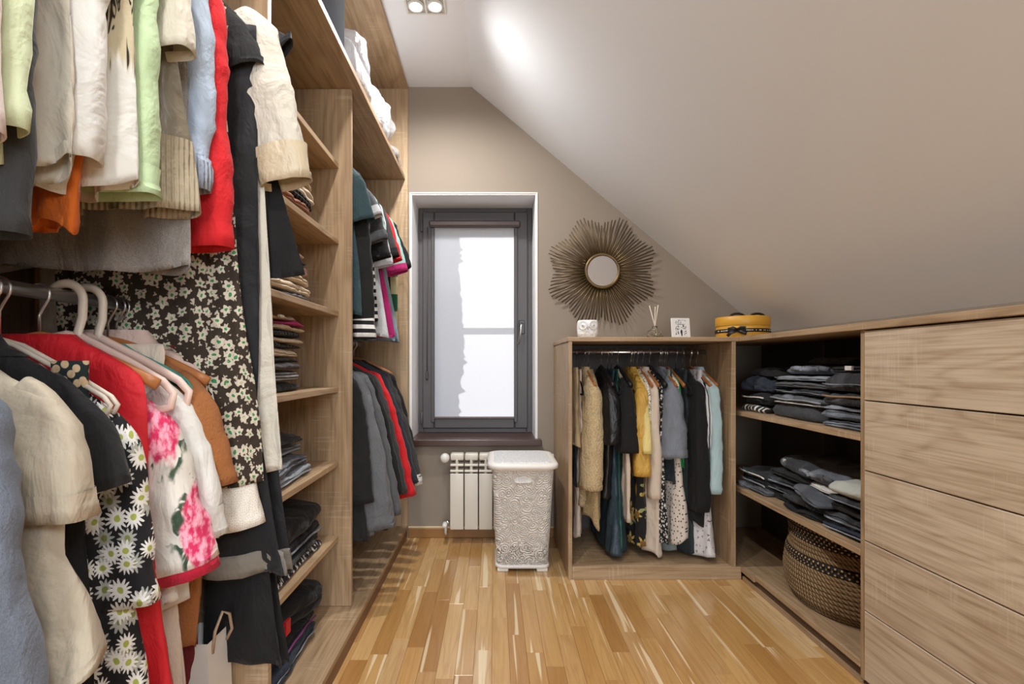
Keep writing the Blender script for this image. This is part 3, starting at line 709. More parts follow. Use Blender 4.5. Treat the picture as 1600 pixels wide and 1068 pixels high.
T('bomber_jacket', 'taupe satin bomber jacket with a deep ribbed hem', 'jacket', UP, .905, taupe_s, 1.285, None, -.560, hk='wood', short='taupe satin bomber jacket', th=.06, hemband=(.14, taupe_r), hw=.21)
T('tunic', 'grey heather knit tunic hanging longest beside the bomber jacket', 'tunic', UP, .945, grey, 1.185, None, -.592, short='grey heather tunic', th=.035, fold=.006, hemw=.008)
T('sweatshirt', 'light blue fleece sweatshirt with ribbed cuffs before the red sweater', 'sweatshirt', UP, .975, ltblue, 1.32, 1.345, -.615, -.568, short='light blue sweatshirt', sw=(.08, .045), cuff=(.075, ltblue_r, .001))
T('sweater', 'bright red long-sleeved sweater on the upper rail', 'sweater', UP, 1.022, red, 1.30, 1.243, -.60, -.555, short='bright red sweater', sw=(.08, .058), sd=(.022, .028), cuff=(.055, red, .002))
T('dress', 'long dark brown dress covered in small white flowers', 'dress', UP, 1.075, floral, .735, None, -.525, hk='plastic', short='long flowered dress', th=.05, thh=.06, fold=.010, nf=4., hw=.205, bx=.13)
T('t_shirt', 'black t-shirt with a folded short sleeve beside the flowered dress', 't-shirt', UP, 1.098, black, 1.40, 1.66, -.59, -.520, short='black folded-sleeve t-shirt', hw=.215)
trousers('jeans', 'long black jeans with wide grey rolled cuffs', 'jeans', UP, 1.112, bdenim, .525, -.480, .13, short='black rolled-cuff jeans', cuff=(.055, gdenim), th=.022, back=.058)
T('trench_coat', 'beige linen coat with a turned cream satin cuff', 'coat', UP, 1.126, trench, .75, 1.420, -.495, -.428, hk='wood', short='beige linen coat', hw=.265, sw=(.08, .054), sd=(.024, .026), th=.026, fold=.006, cuff=(.09, satin, .006))
T('top', 'sleek black top hanging against the shelf tower', 'top', UP, 1.150, black, 1.21, 1.735, -.450, -.448, short='sleek black top', hw=.24, th=.022, fold=.003, sd=(.014, .016))
trousers('trousers', 'wide black trousers hanging lowest beside the shelf tower', 'trousers', UP, 1.155, black, .295, -.495, .13, short='wide black trousers', th=.016)

# ---- near bay, lower rail
T('hoodie', 'blue grey marl hoodie at the front of the lower rail', 'hoodie', LO, .560, bluegrey, .36, .42, -.585, -.530, hk='plastic', short='blue grey hoodie', th=.06, hw=.215, sw=(.085, .07), sd=(.028, .034))
T('top', 'beige boxy short-sleeved top on the lower rail', 'top', LO, .655, beige, .585, .79, -.528, -.556, hk='pink_thin', short='beige boxy top', hw=.235, th=.05, thh=.11, sw=(.070, .062), sd=(.018, .036), cuff=(.03, beige, .002), neck='crew', hemw=.012)
T('t_shirt', 'black t-shirt with a charcoal shoulder behind the beige top', 't-shirt', LO, .725, black, .42, .80, -.60, -.550, hk='plastic', short='black t-shirt behind the beige top', th=.05, sw=(.085, .075), neck='crew')
T('dress', 'black sleeved dress printed with white daisies', 'dress', LO, .800, daisy, .22, .60, -.545, -.560, hk='pink_thin', short='daisy dress', th=.06, thh=.10, drop=.04, nf=3.5, fold=.016, sw=(.07, .06))
T('scarf', 'leopard spotted scarf looped over the cream tube hanger', 'scarf', LO, .785, leo, .86, None, -.652, hk='pink_thin', short='leopard spotted scarf', shoulder='waist', hw=.030, bx=.03, th=.026, dx=.130, drop=.036, hemw=.02)
T('dress', 'scarlet crepe dress on the lower rail', 'dress', LO, .870, redsilk, .16, None, -.545, hk='wood', short='scarlet dress', th=.05, thh=.07, hw=.195, drop=-.012)
T('blouse', 'white blouse with pink roses and crimson lined sleeves', 'blouse', LO, .925, rose, .55, .600, -.60, -.515, hk='wide', short='rose print blouse', drop=.055, sw=(.080, .070), sd=(.03, .046), th=.05, hw=.19, sy=-.02, cuff=(.022, crimson, -.002))
T('shirt', 'off-white crinkled shirt with a narrow buttoned cuff', 'shirt', LO, .972, white, .52, .650, -.62, -.540, hk='wide', short='off-white crinkled shirt', drop=.02, sw=(.07, .046), sd=(.024, .028), cuff=(.06, white, .002))
T('top', 'teal top, a sliver between the white shirt and the caramel jacket', 'top', LO, .995, teal, .60, None, -.605, hk='velvet', short='teal top', th=.02)
T('jacket', 'caramel teddy fleece jacket on the lower rail', 'jacket', LO, 1.025, teddy, .40, .735, -.63, -.545, hk='wood', short='caramel teddy jacket', th=.05, sw=(.085, .075), sd=(.03, .036))
T('blouse', 'white lace blouse with scalloped embroidered sleeves', 'blouse', LO, 1.082, lace, .60, .630, -.60, -.515, hk='wood', short='white lace blouse', sw=(.075, .085), sd=(.022, .03), hemw=.015)
T('jumper', 'dusty pink jumper showing its neckline behind the blush hangers', 'jumper', LO, 1.048, pinkd, .5, None, -.64, hk='velvet', short='dusty pink jumper', th=.03, neck='crew', drop=-.02)
T('slip_dress', 'ivory slip dress hanging low beneath the rose print sleeve', 'dress', LO, .998, robe, .14, None, -.632, hk='velvet', short='ivory slip dress', shoulder='strap', th=.022)
T('slip_dress', 'dark red velvet dress, narrow, low beside the paper bag', 'dress', LO, 1.060, dkred, .12, None, -.648, hk='velvet', short='dark red velvet dress', shoulder='strap', th=.018)

# ---- bay by the window, upper rail
T('t_shirt', 'deep teal t-shirt with a creased sleeve, first on the rail by the window', 't-shirt', MU, 1.935, dteal, 1.20, 1.565, -.53, -.478, hk='plastic', short='deep teal t-shirt', th=.05, sw=(.085, .07), sd=(.026, .032))
T('track_jacket', 'black track jacket with white check banding along its sleeves', 'jacket', MU, 1.985, black, 1.16, 1.105, -.545, -.487, short='black check-banded track jacket', sw=(.075, .045), cuff=(.09, bwcheck, .001), th=.045)
T('tunic', 'tunic in black and white checked strips beside the track jacket', 'tunic', MU, 2.025, bwcheck, 1.22, None, -.512, short='black and white checked tunic', th=.018)
T('t_shirt', 'dark grey t-shirt with a pale sleeve hem by the window', 't-shirt', MU, 2.065, dgrey, 1.25, 1.62, -.54, -.478, short='dark grey pale-hemmed t-shirt', cuff=(.035, ltgrey, .002), th=.03)
T('t_shirt', 'charcoal t-shirt hung between the grey and aqua ones', 't-shirt', MU, 2.115, char, 1.24, 1.535, -.54, -.468, short='charcoal t-shirt', cuff=(.03, dgrey, .002), th=.035)
T('t_shirt', 'aqua jersey t-shirt by the window', 't-shirt', MU, 2.165, mintthin, 1.28, 1.56, -.54, -.482, short='aqua t-shirt', th=.025)
T('t_shirt', 'black t-shirt with white stitched sleeve bands by the window', 't-shirt', MU, 2.215, bwcheck, 1.20, 1.48, -.54, -.472, short='white-banded black t-shirt', th=.025, smat=black)
T('long_top', 'light grey long top with a straight hem by the window', 'top', MU, 2.260, ltgrey, 1.13, 1.455, -.495, -.475, short='light grey long top', th=.03)
T('t_shirt', 'dark charcoal t-shirt with rolled sleeve by the red one', 't-shirt', MU, 2.310, char, 1.22, 1.50, -.54, -.455, short='rolled dark charcoal t-shirt', cuff=(.04, black, .004), th=.03)
T('tank_top', 'magenta pink top whose hem shows under the t-shirts', 'top', MU, 2.352, magenta, 1.135, None, -.485, short='magenta top', th=.025)
T('t_shirt', 'red t-shirt by the window', 't-shirt', MU, 2.395, red, 1.25, 1.50, -.55, -.452, short='red t-shirt', th=.025, hk='black')
T('dress', 'slate blue long top with a flared hem near the striped scarf', 'dress', MU, 2.440, slate, 1.115, None, -.482, short='slate blue long top', th=.06, thh=.09, fold=.014)
T('t_shirt', 'pale aqua grey t-shirt next to the last black one', 't-shirt', MU, 2.505, mintthin, 1.27, 1.47, -.55, -.450, short='pale aqua grey t-shirt', th=.03, cuff=(.04, magenta, .002))
T('t_shirt', 'black t-shirt hung last on the rail, beside the end panel', 't-shirt', MU, 2.570, black, 1.26, 1.50, -.55, -.435, short='last black t-shirt', th=.04)
T('scarf', 'green and cream striped scarf hanging beside the window', 'scarf', MU, 2.675, stripeb, 1.205, None, -.535, short='striped scarf', shoulder='waist', hw=.07, th=.035, dx=.15, bx=.07, fold=.004, drop=.09)

# ---- bay by the window, lower rail
T('jumper', 'black jumper, first on the low rail by the window', 'jumper', ML, 1.915, black, .30, .45, -.50, -.475, hk='plastic', short='first black jumper', th=.05)
T('sweatshirt', 'charcoal sweatshirt with raised shoulder seams on the low rail', 'sweatshirt', ML, 1.985, greyswt, .30, .33, -.49, -.410, hk='orange', short='charcoal sweatshirt', th=.08, sw=(.085, .07), sd=(.035, .04), neck='crew', cuff=(.06, greyswt, .001))
T('sweatshirt', 'mid grey sweatshirt behind the charcoal one on the low rail', 'sweatshirt', ML, 2.075, dgrey, .29, .35, -.46, -.400, hk='orange', short='mid grey sweatshirt', th=.06, sw=(.085, .065), sd=(.03, .036), neck='crew')
T('jacket', 'black zipped jacket hung between the grey and red sweatshirts', 'jacket', ML, 2.150, black, .27, .42, -.48, -.405, hk='plastic', short='black zipped jacket', th=.045)
T('jumper', 'dark charcoal jumper, thin strip before the red sweatshirt', 'jumper', ML, 2.225, char, .33, .40, -.48, -.400, hk='plastic', short='dark jumper before the red sweatshirt', th=.04)
T('sweatshirt', 'red sweatshirt on the low rail by the window', 'sweatshirt', ML, 2.315, red, .42, .365, -.48, -.378, hk='black', short='low red sweatshirt', th=.04, sw=(.08, .05), sd=(.022, .026), cuff=(.06, red, .001))
T('jacket', 'navy jacket behind the red sweatshirt', 'jacket', ML, 2.405, navy, .36, .40, -.48, -.380, hk='velvet', short='navy jacket', th=.045)
T('sweatshirt', 'dark grey sweatshirt with a white patterned cuff, last on the low rail', 'sweatshirt', ML, 2.495, char, .42, .375, -.48, -.372, hk='velvet', short='patterned-cuff sweatshirt', th=.05, sw=(.08, .05), cuff=(.045, cloth('zigzag_band', (224, 222, 218), pattern=P_scribble), .001))
T('coat', 'black coat at the back of the low rail', 'coat', ML, 2.600, black, .30, .45, -.50, -.41, hk='wood', short='black coat at the back', th=.06)

# ---- low closet
Yf = 2.31
T('skirt', 'beige twill skirt hung from clips at the closet side panel', 'skirt', CR, .392, stone, .605, None, Yf, hk='clip', short='beige twill skirt', shoulder='waist', hw=.17, th=.05, fold=.006, drop=-.01, rz=.05)
trousers('trousers', 'dark navy trousers behind the beige skirt', 'trousers', CR, .425, navy, .40, Yf + .06, .2, short='dark navy trousers', th=.022)
T('slip_dress', 'pale beige slip dress reaching low beside the closet side panel', 'dress', CR, .425, robe, .135, None, Yf + .10, hk='velvet', short='pale beige slip dress', shoulder='strap', th=.03)
T('cardigan', 'cream open-knit cardigan with long sleeves in the low closet', 'cardigan', CR, .468, knitc, .30, .40, Yf + .03, Yf - .035, hk='wood', short='cream open-knit cardigan', sw=(.08, .07), sd=(.036, .044), th=.06, neck='crew', cuff=(.03, knitc, .003))
T('cardigan', 'sand boucle long cardigan hanging below the cream one', 'cardigan', CR, .487, knitd, .235, None, Yf - .01, hk='velvet', short='sand boucle cardigan', th=.075, hemw=.03, thh=.09)
T('jacket', 'black leather jacket with a folded sleeve end', 'jacket', CR, .555, leather, .35, .615, Yf + .03, Yf - .04, hk='broad', short='black leather jacket', sw=(.085, .08), sd=(.036, .052), th=.07, cuff=(.05, leather, .003))
T('dress', 'petrol blue satin dress with a green sheen in the low closet', 'dress', CR, .588, dtealc, .085, None, Yf - .02, hk='velvet', short='petrol satin dress', th=.03, thh=.11, fold=.012, shoulder='strap')
T('shirt', 'narrow emerald satin shirt beside the petrol dress', 'shirt', CR, .608, emer, .12, None, Yf, hk='velvet', short='emerald satin shirt', shoulder='strap', th=.025)
T('jacket', 'black jacket with a wide bell sleeve', 'jacket', CR, .640, black, .40, .58, Yf + .04, Yf - .05, hk='broad', short='bell-sleeved black jacket', sw=(.08, .10), sd=(.03, .058), th=.06)
T('shirt', 'taupe shirt sleeve strip hanging below the bell sleeve', 'shirt', CR, .640, robe, .30, .245, Yf + .05, Yf - .005, hk='velvet', short='taupe shirt', th=.02, sw=(.05, .045), sd=(.013, .014), cuff=(.07, robe, .002))
T('blouse', 'mustard satin blouse with a gathered collar in the low closet', 'blouse', CR, .708, mustard, .335, .470, Yf + .03, Yf - .045, hk='plastic', short='mustard satin blouse', sw=(.075, .08), sd=(.03, .048), th=.05, neck='collar', hemw=.02)
T('blouse', 'pale yellow embroidered blouse over the mustard one', 'blouse', CR, .722, lemon, .60, .575, Yf + .04, Yf - .06, hk='plastic', short='pale yellow blouse', sw=(.06, .05), sd=(.018, .026), th=.03)
T('dress', 'black botanical dress with large yellow flowers', 'dress', CR, .712, bigdark, .125, None, Yf, hk='velvet', short='botanical dress', th=.05, thh=.10)
T('shirt', 'white shirt with a black scribble print', 'shirt', CR, .742, scrib, .50, .56, Yf + .05, Yf, hk='wood', short='scribble print shirt', th=.025, sd=(.014, .016))
T('robe', 'ivory crepe robe trailing onto the closet base', 'robe', CR, .772, robe, .085, .36, Yf + .0, Yf - .03, hk='wood', short='ivory crepe robe', th=.05, thh=.10, sw=(.07, .055), sd=(.02, .030), hemw=.012, neck='collar')
T('dress', 'black dress with tiny white flowers in the low closet', 'dress', CR, .806, ditsy, .145, None, Yf - .03, hk='broad', short='ditsy flower dress', th=.045, thh=.062)
T('denim_jacket', 'grey blue denim jacket in the low closet', 'jacket', CR, .858, gdjean, .545, .555, Yf + .02, Yf - .055, hk='wood', short='grey denim jacket', sw=(.085, .085), sd=(.036, .056), th=.08, neck='collar', cuff=(.045, gdjean, .003))
T('blouse', 'emerald green blouse showing beside the denim jacket', 'blouse', CR, .895, green, .505, None, Yf - .005, hk='wood', short='green blouse', th=.028)
T('skirt', 'dark slate skirt below the denim jacket', 'skirt', CR, .868, dkgreen, .43, None, Yf, hk='velvet', short='dark slate skirt', th=.05, shoulder='strap', thh=.08)
T('dress', 'cream dotted crepe dress with a zigzag hem', 'dress', CR, .885, dots, .155, None, Yf - .02, hk='velvet', short='dotted crepe dress', th=.05, thh=.105, hemw=.02, hw=.19)
T('skirt', 'grey green skirt under the dotted dress', 'skirt', CR, .862, paleteal, .085, None, Yf + .05, hk='velvet', short='grey green skirt', th=.04, shoulder='strap', thh=.07)
T('dress', 'bottle green long dress behind the black cardigan', 'dress', CR, .945, dkgreen, .085, None, Yf + .02, hk='velvet', short='bottle green dress', th=.05, thh=.08, shoulder='strap')
T('cardigan', 'long black cardigan with rounded hem in the low closet', 'cardigan', CR, .980, black, .235, .30, Yf + .0, Yf - .045, hk='plastic', short='long black cardigan', th=.07, thh=.10, sw=(.08, .075), sd=(.03, .048), hemw=.02)
T('shirt', 'white shirt with black piping beside the black cardigan', 'shirt', CR, 1.022, cloth('piped_white', (228, 226, 226), pattern=P_stripes((30, 30, 32), 34., .82, 1)), .62, .60, Yf + .03, Yf - .02, hk='wood', short='piped white shirt', th=.025, sw=(.06, .05), sd=(.014, .018))
T('sundress', 'white sundress with small dark sprigs at the closet end', 'dress', CR, 1.018, sprig, .085, None, Yf - .03, hk='velvet', short='sprigged sundress', th=.06, thh=.115, fold=.010, nf=3., shoulder='strap')
T('shirt', 'pale blue poplin shirt beside the closet end panel', 'shirt', CR, 1.052, palebl, .40, .385, Yf + .02, Yf - .05, hk='wood', short='pale blue shirt', th=.05, sw=(.08, .06), sd=(.03, .036), rz=.0, neck='collar')

# ================================================================== FOLDED CLOTHES
def folded(name, label, cat, loc, size, mat, rz=0., layers=2, seed=0, rough=.0055, group=None, sag=.0, extra=None, dome=.2):
    """a folded garment: the leaves of its folds show along the front edge; local x points to the front, z=0 is its underside"""
    d, w, h = size; n = 27; rings = []
    g = root(name, label, cat, loc, rz, group)
    # outline of a cut through the fold: bulging leaves at the front, one round bulge at the back
    m = 9 * layers; pts = []
    for i in range(m + 1):
        z = i / m; k = abs(math.sin(PI * layers * z)) ** .55
        pts.append((-.010 * (1 - k) - .006 * (1 - math.sin(PI * z)), z))
    top_ = [(-d * q, 1 + dome * .5 * math.sin(PI * q)) for q in (.08, .2, .35, .5, .65, .8, .92)]
    back = [(-d + .008 * math.cos(PI * q) - .004, 1 - q) for q in (.1, .3, .5, .7, .9)]
    bot = [(-d * q, 0.) for q in (.85, .6, .4, .2, .06)]
    prof = np.array(pts + top_ + back + bot); N = len(prof)
    for j in range(n):
        u = -1 + 2 * j / (n - 1); e = abs(u) ** 6
        s = 1 - .22 * e; x = prof[:, 0] * 1. ; x = -d / 2 + (x + d / 2) * (1 - .05 * e)
        z = h * (prof[:, 1] * s) - sag * u * u * 0
        rings.append(np.stack([x, np.full(N, u * w / 2), z], 1))
    R = np.array(rings)
    ends = []
    for jj, sg in ((0, -1), (n - 1, 1)):
        e = R[jj].copy(); c = e.mean(0); q = c + (e - c) * np.array([.94, 1, .72]); q[:, 1] += sg * .010
        q2 = c + (e - c) * np.array([.7, 1, .15]); q2[:, 1] += sg * .014; ends.append((q, q2))
    R = np.concatenate([[ends[0][1]], [ends[0][0]], R, [ends[1][0]], [ends[1][1]]])
    zf = np.clip(R[..., 2] / h, 0, 1)
    R[..., 2] += rough * sn(R, seed, 20) * zf + rough * .5 * sn(R, seed + 9, 60) * zf
    R[..., 0] += rough * 1.6 * sn(R, seed + 1, 16); R[..., 1] += rough * 1.2 * sn(R, seed + 2, 16)
    R[..., 2] = np.maximum(R[..., 2], .0004)
    rid = abs(sn(R * (1., .8, 1.6), seed + 21, 42)) * .6 + abs(sn(R * (1, .8, 2.), seed + 22, 95)) * .45
    R[..., 2] -= rough * 1.15 * rid * np.clip(zf * 2, 0, 1); R[..., 0] -= rough * 1.5 * rid
    R[..., 1] += .012 * sn(R * (1, 0, 1), seed + 23, 26) * (abs(R[..., 1]) / (w / 2)) ** 2
    R[..., 2] = np.maximum(R[..., 2], .0004)
    v, f = loft(R, True, True, True); mk('fold', v, f, mat, g)
    if name == 'folded_jeans' and not extra and seed % 3: extra = seam(jlight if seed % 2 else jmid, .42, .0022)
    if extra: extra(g, d, w, h, seed)
    return g
def waistband(mat, stitch=None):
    def f(g, d, w, h, seed):
        xs = np.linspace(-w * .42, w * .30, 9)
        v, ff = tube([(.002 + .002 * math.sin(i), x, h * .62 + .003 * math.sin(i * 1.3)) for i, x in enumerate(xs)], .0075, 8, up=(0, 0, 1), flat=1.25); mk('waistband', v, ff, mat, g)
        for x in (-.22, .1):
            b = boxvf((.006, x * w, h * .40), (.011, x * w + .010, h * .88)); mk('belt_loop', b[0], b[1], mat, g, False)
    return f
def seam(mat, fz=.3, r=.0035):
    def f(g, d, w, h, seed):
        v, ff = tube([(.001 + .002 * math.sin(3 * x * 20), x, h * fz + .002 * math.sin(x * 30)) for x in np.linspace(-w * .46, w * .46, 10)], r, 6, up=(0, 0, 1)); mk('seam', v, ff, mat, g)
    return f
def tagp(mat):
    def f(g, d, w, h, seed):
        b = boxvf((-.004, -w * .2, h * .3), (.004, -w * .2 + .03, h * .8)); mk('care_label', b[0], b[1], mat, g, False)
    return f
bknit = cloth('black_knit', (21, 21, 22), rib=300.); beigek = cloth('oat_knit', (206, 188, 164), fuzz=.3); beige2 = cloth('sand_jersey', (190, 170, 142), fuzz=.2); rust = cloth('rust_cotton', (134, 84, 58))
darkpr = cloth('dark_print', (70, 62, 66), pattern=P_scribble); bwstr = cloth('grey_pinstripe', (52, 52, 54), pattern=P_stripes((150, 146, 144), 110.)); rose_b = cloth('rose_beige', (196, 160, 152))
jgrey = cloth('grey_jeans', (88, 90, 95), fade=.5, crease=.6); jdark = cloth('dark_jeans', (38, 39, 42), fade=.2, crease=.6); jblack = cloth('black_jeans', (21, 21, 23), fade=.07); jmid = cloth('mid_blue_jeans', (100, 106, 116), fade=.45, crease=.6); jlight = cloth('light_grey_jeans', (142, 148, 156), fade=.3)
tancord = cloth('stitch_tan', (150, 120, 90)); palest = cloth('stone_grey_chino', (186, 190, 182)); indigo = cloth('ink_blue', (40, 48, 62))
def stack(x, y, z, items, group, rz, seed):
    rg = random.Random(seed); zz = z + .0006
    for i, it in enumerate(items):
        name, label, cat, mat, (d, w, h), layers = it[:6]; kw = it[6] if len(it) > 6 else {}
        dx = kw.pop('dx', 0.); dy = kw.pop('dy', 0.); a = kw.pop('rz', 0.)
        folded(name, label, cat, (x + rg.uniform(-.006, .006) + dx, y + rg.uniform(-.008, .008) + dy, zz), (d, w, h), mat, rz + a + rg.uniform(-.05, .05), layers, seed * 31 + i, group=group, **kw)
        zz += h * 1.06 + .002
G1 = 'folded clothes on the shelf tower'
sx0 = -.635
stack(sx0, 1.60, 1.772, [('folded_jersey', 'teal folded top alone on the highest tower shelf', 'folded jersey', teal, (.26, .26, .05), 2)], G1, 0, 1)
stack(sx0, 1.575, 1.480, [
    ('folded_jersey', 'black folded top at the bottom of the stack on the second highest tower shelf', 'folded jersey', black, (.28, .30, .026), 2),
    ('folded_jersey', 'rust folded top over a black one on the second highest tower shelf', 'folded jersey', rust, (.27, .27, .026), 2),
    ('folded_cardigan', 'black folded cardigan between rust and oat tops on the second highest tower shelf', 'folded cardigan', bknit, (.27, .27, .020), 2),
    ('folded_sweater', 'oat folded sweater with two soft folds on the second highest tower shelf', 'folded sweater', beigek, (.28, .29, .044), 2),
    ('folded_jersey', 'sand folded top, topmost on the second highest tower shelf', 'folded jersey', beige2, (.26, .26, .024), 1)], G1, 0, 2)
stack(sx0, 1.535, 1.204, [
    ('folded_jersey', 'grey folded top at the bottom of the stack on the third tower shelf', 'folded jersey', dgrey, (.28, .30, .024), 2),
    ('folded_sweater', 'oat folded sweater second from the bottom on the third tower shelf', 'folded sweater', beigek, (.28, .29, .030), 2),
    ('folded_sweater', 'thick sand folded sweater at mid stack on the third tower shelf', 'folded sweater', beige2, (.28, .29, .034), 2),
    ('folded_jersey', 'dusty rose folded top on the third tower shelf', 'folded jersey', rose_b, (.27, .27, .030), 2),
    ('folded_jersey', 'black folded top under a rose beige one on the third tower shelf', 'folded jersey', black, (.26, .24, .018), 1),
    ('folded_jersey', 'rose beige folded top, topmost on the third tower shelf', 'folded jersey', pinkd, (.26, .24, .022), 1, dict(extra=tagp(red)))], G1, 0, 3)
it = [('folded_trousers', 'black folded trousers under the pinstriped ones on the middle tower shelf', black, .036, 1), ('folded_shirt', 'grey pinstriped folded shirt on the middle tower shelf', bwstr, .040, 1), ('folded_jersey', 'dark printed folded top on the middle tower shelf', darkpr, .024, 1),
      ('folded_jersey', 'black folded top just over the dark printed one on the middle tower shelf', black, .016, 1), ('folded_sweater', 'oat folded sweater over a thin black top on the middle tower shelf', beigek, .030, 2), ('folded_sweater', 'black folded sweater between two oat ones on the middle tower shelf', bknit, .016, 1),
      ('folded_sweater', 'oat folded sweater at mid stack on the middle tower shelf', beigek, .020, 1), ('folded_sweater', 'black folded sweater above the oat ones on the middle tower shelf', bknit, .018, 1), ('folded_sweater', 'sand folded sweater below the magenta one on the middle tower shelf', beige2, .018, 1),
      ('folded_sweater', 'magenta folded sweater on the middle tower shelf', magenta, .014, 1), ('folded_sweater', 'sand folded sweater with a white label, topmost on the middle tower shelf', beige2, .016, 1)]
stack(sx0, 1.475, .914, [(n_, l_, n_.replace('_', ' '), m_, (.27, .25, h_ * .82), k_, dict(extra=tagp(white)) if i == 10 else {}) for i, (n_, l_, m_, h_, k_) in enumerate(it)], G1, 0, 4)
stack(sx0 + .01, 1.50, .63, [
    ('folded_jeans', 'light grey jeans rumpled at the bottom of the fourth tower shelf heap', 'folded jeans', jlight, (.30, .32, .034), 2, dict(rough=.009)),
    ('folded_jeans', 'mid grey jeans crumpled over the light grey pair on the tower', 'folded jeans', jgrey, (.29, .30, .034), 3, dict(rough=.011)),
    ('folded_shirt', 'striped grey shirt scrunched up on the tower', 'folded shirt', cloth('grey_stripe_knit', (96, 100, 106), pattern=P_stripes((150, 152, 156), 70.)), (.26, .26, .036), 2, dict(rough=.014, dx=-.01)),
    ('folded_jersey', 'charcoal top twisted on top of the rumpled grey heap', 'folded jersey', char, (.24, .22, .028), 2, dict(rough=.014, dx=-.02))], G1, 0, 5)
stack(sx0 + .01, 1.56, .344, [
    ('folded_shirt', 'dark flowered folded shirt at the bottom of the black tower stack', 'folded shirt', cloth('ditsy_red', (44, 34, 38), pattern=P_ditsy), (.30, .40, .020), 1),
    ('folded_jeans', 'black jeans folded with their belt loops out on the tower', 'folded jeans', jblack, (.30, .40, .036), 2, dict(rough=.006, extra=waistband(jblack))),
    ('folded_jeans', 'black jeans with a silvery seam in the black tower stack', 'folded jeans', jblack, (.30, .38, .034), 2, dict(rough=.006, extra=seam(jgrey))),
    ('folded_sweater', 'puffy black sweater spread like a cushion over the black jeans', 'folded sweater', black, (.32, .48, .058), 1, dict(rough=.010, dome=.6))], G1, 0, 6)
stack(sx0 + .02, 1.52, .070, [
    ('folded_jeans', 'dark blue jeans rolled up at the foot of the tower', 'folded jeans', indigo, (.28, .34, .055), 2, dict(rough=.007)),
    ('folded_jersey', 'black top with a violet trim at the foot of the tower', 'folded jersey', black, (.28, .30, .030), 2, dict(rough=.007, extra=seam(cloth('violet_trim', (110, 40, 96))))),
    ('folded_hoodie', 'black hoodie with a red zip tag at the foot of the tower', 'folded hoodie', black, (.30, .42, .085), 2, dict(rough=.014, dome=.5, extra=tagp(red)))], G1, 0, 7)

# right shelves: the fronts face the room (local x turned to -X)
G2 = 'jeans on the upper corner shelf'; G3 = 'jeans on the lower corner shelf'
fx_ = 1.185
stack(fx_ + .01, 1.925, .780, [
    ('folded_trousers', 'thick plain dark grey trousers under the middle stack of the upper corner shelf', 'folded trousers', cloth('slate_twill', (62, 64, 68)), (.30, .33, .054), 1, dict(rough=.006, dome=.3)),
    ('folded_jersey', 'white folded top, a thin pale edge in the middle stack of the upper corner shelf', 'folded jersey', white, (.28, .31, .008), 1, dict(rough=.002)),
    ('folded_jeans', 'washed grey jeans with pale stitching in the middle stack of the upper corner shelf', 'folded jeans', jgrey, (.29, .34, .026), 1, dict(extra=seam(jlight))),
    ('folded_jeans', 'charcoal jeans at mid height in the middle stack of the upper corner shelf', 'folded jeans', jdark, (.29, .33, .024), 2),
    ('folded_jeans', 'dark grey jeans under the pale pair in the middle stack of the upper corner shelf', 'folded jeans', dgrey, (.29, .31, .024), 2),
    ('folded_jeans', 'pale grey jeans with a hole, high in the middle stack of the upper corner shelf', 'folded jeans', jlight, (.28, .28, .022), 2, dict(dx=.01)),
    ('folded_jeans', 'faded blue grey jeans on top of the middle stack of the upper corner shelf', 'folded jeans', jmid, (.28, .25, .036), 1, dict(dx=.04, dy=-.05, rz=.2, extra=waistband(jmid))),
    ('folded_jeans', 'black jeans draped highest across the middle stack of the upper corner shelf', 'folded jeans', jblack, (.24, .24, .024), 1, dict(dx=.08, dy=-.08))], G2, PI, 11)
stack(fx_, 1.640, .780, [
    ('folded_jeans', 'bluish grey jeans lowest beside the drawers on the upper shelf', 'folded jeans', jmid, (.30, .225, .026), 2),
    ('folded_jeans', 'light bluish jeans with a dark seam beside the drawers on the upper shelf', 'folded jeans', jmid, (.30, .23, .028), 1, dict(extra=seam(jdark))),
    ('folded_jeans', 'pale blue grey jeans below the pocketed dark pair on the upper shelf', 'folded jeans', jlight, (.29, .22, .014), 1),
    ('folded_jeans', 'dark jeans with a stitched pocket line beside the drawers on the upper shelf', 'folded jeans', jdark, (.30, .23, .044), 1, dict(extra=seam(tancord, .7))),
    ('folded_jeans', 'thick dark slate jeans beside the drawers on the upper shelf', 'folded jeans', jdark, (.30, .23, .058), 1, dict(dome=.35)),
    ('folded_jeans', 'black jeans lying topmost beside the drawers on the upper shelf', 'folded jeans', jblack, (.27, .22, .030), 2, dict(dx=.03, extra=tagp(white)))], G2, PI, 12)
stack(fx_ + .0, 2.235, .780, [
    ('folded_shirt', 'black and white striped cloth lowest in the corner heap of the upper shelf', 'folded shirt', cloth('bold_stripe', (26, 26, 28), pattern=P_stripes((220, 214, 202), 34., .6, 1)), (.26, .18, .034), 1, dict(rough=.008)),
    ('track_trousers', 'black track trousers with white side bands in the corner heap of the upper shelf', 'track trousers', black, (.28, .20, .052), 2, dict(rough=.012, dome=.5, extra=seam(white, .6))),
    ('folded_jacket', 'navy black jacket slumped over the corner heap of the upper shelf', 'folded jacket', indigo, (.28, .20, .060), 1, dict(rough=.016, dome=.7)),
    ('folded_trousers', 'black trousers laid at the back of the corner heap of the upper shelf', 'folded trousers', black, (.22, .24, .040), 1, dict(rough=.010, dx=.05))], G2, PI, 13)
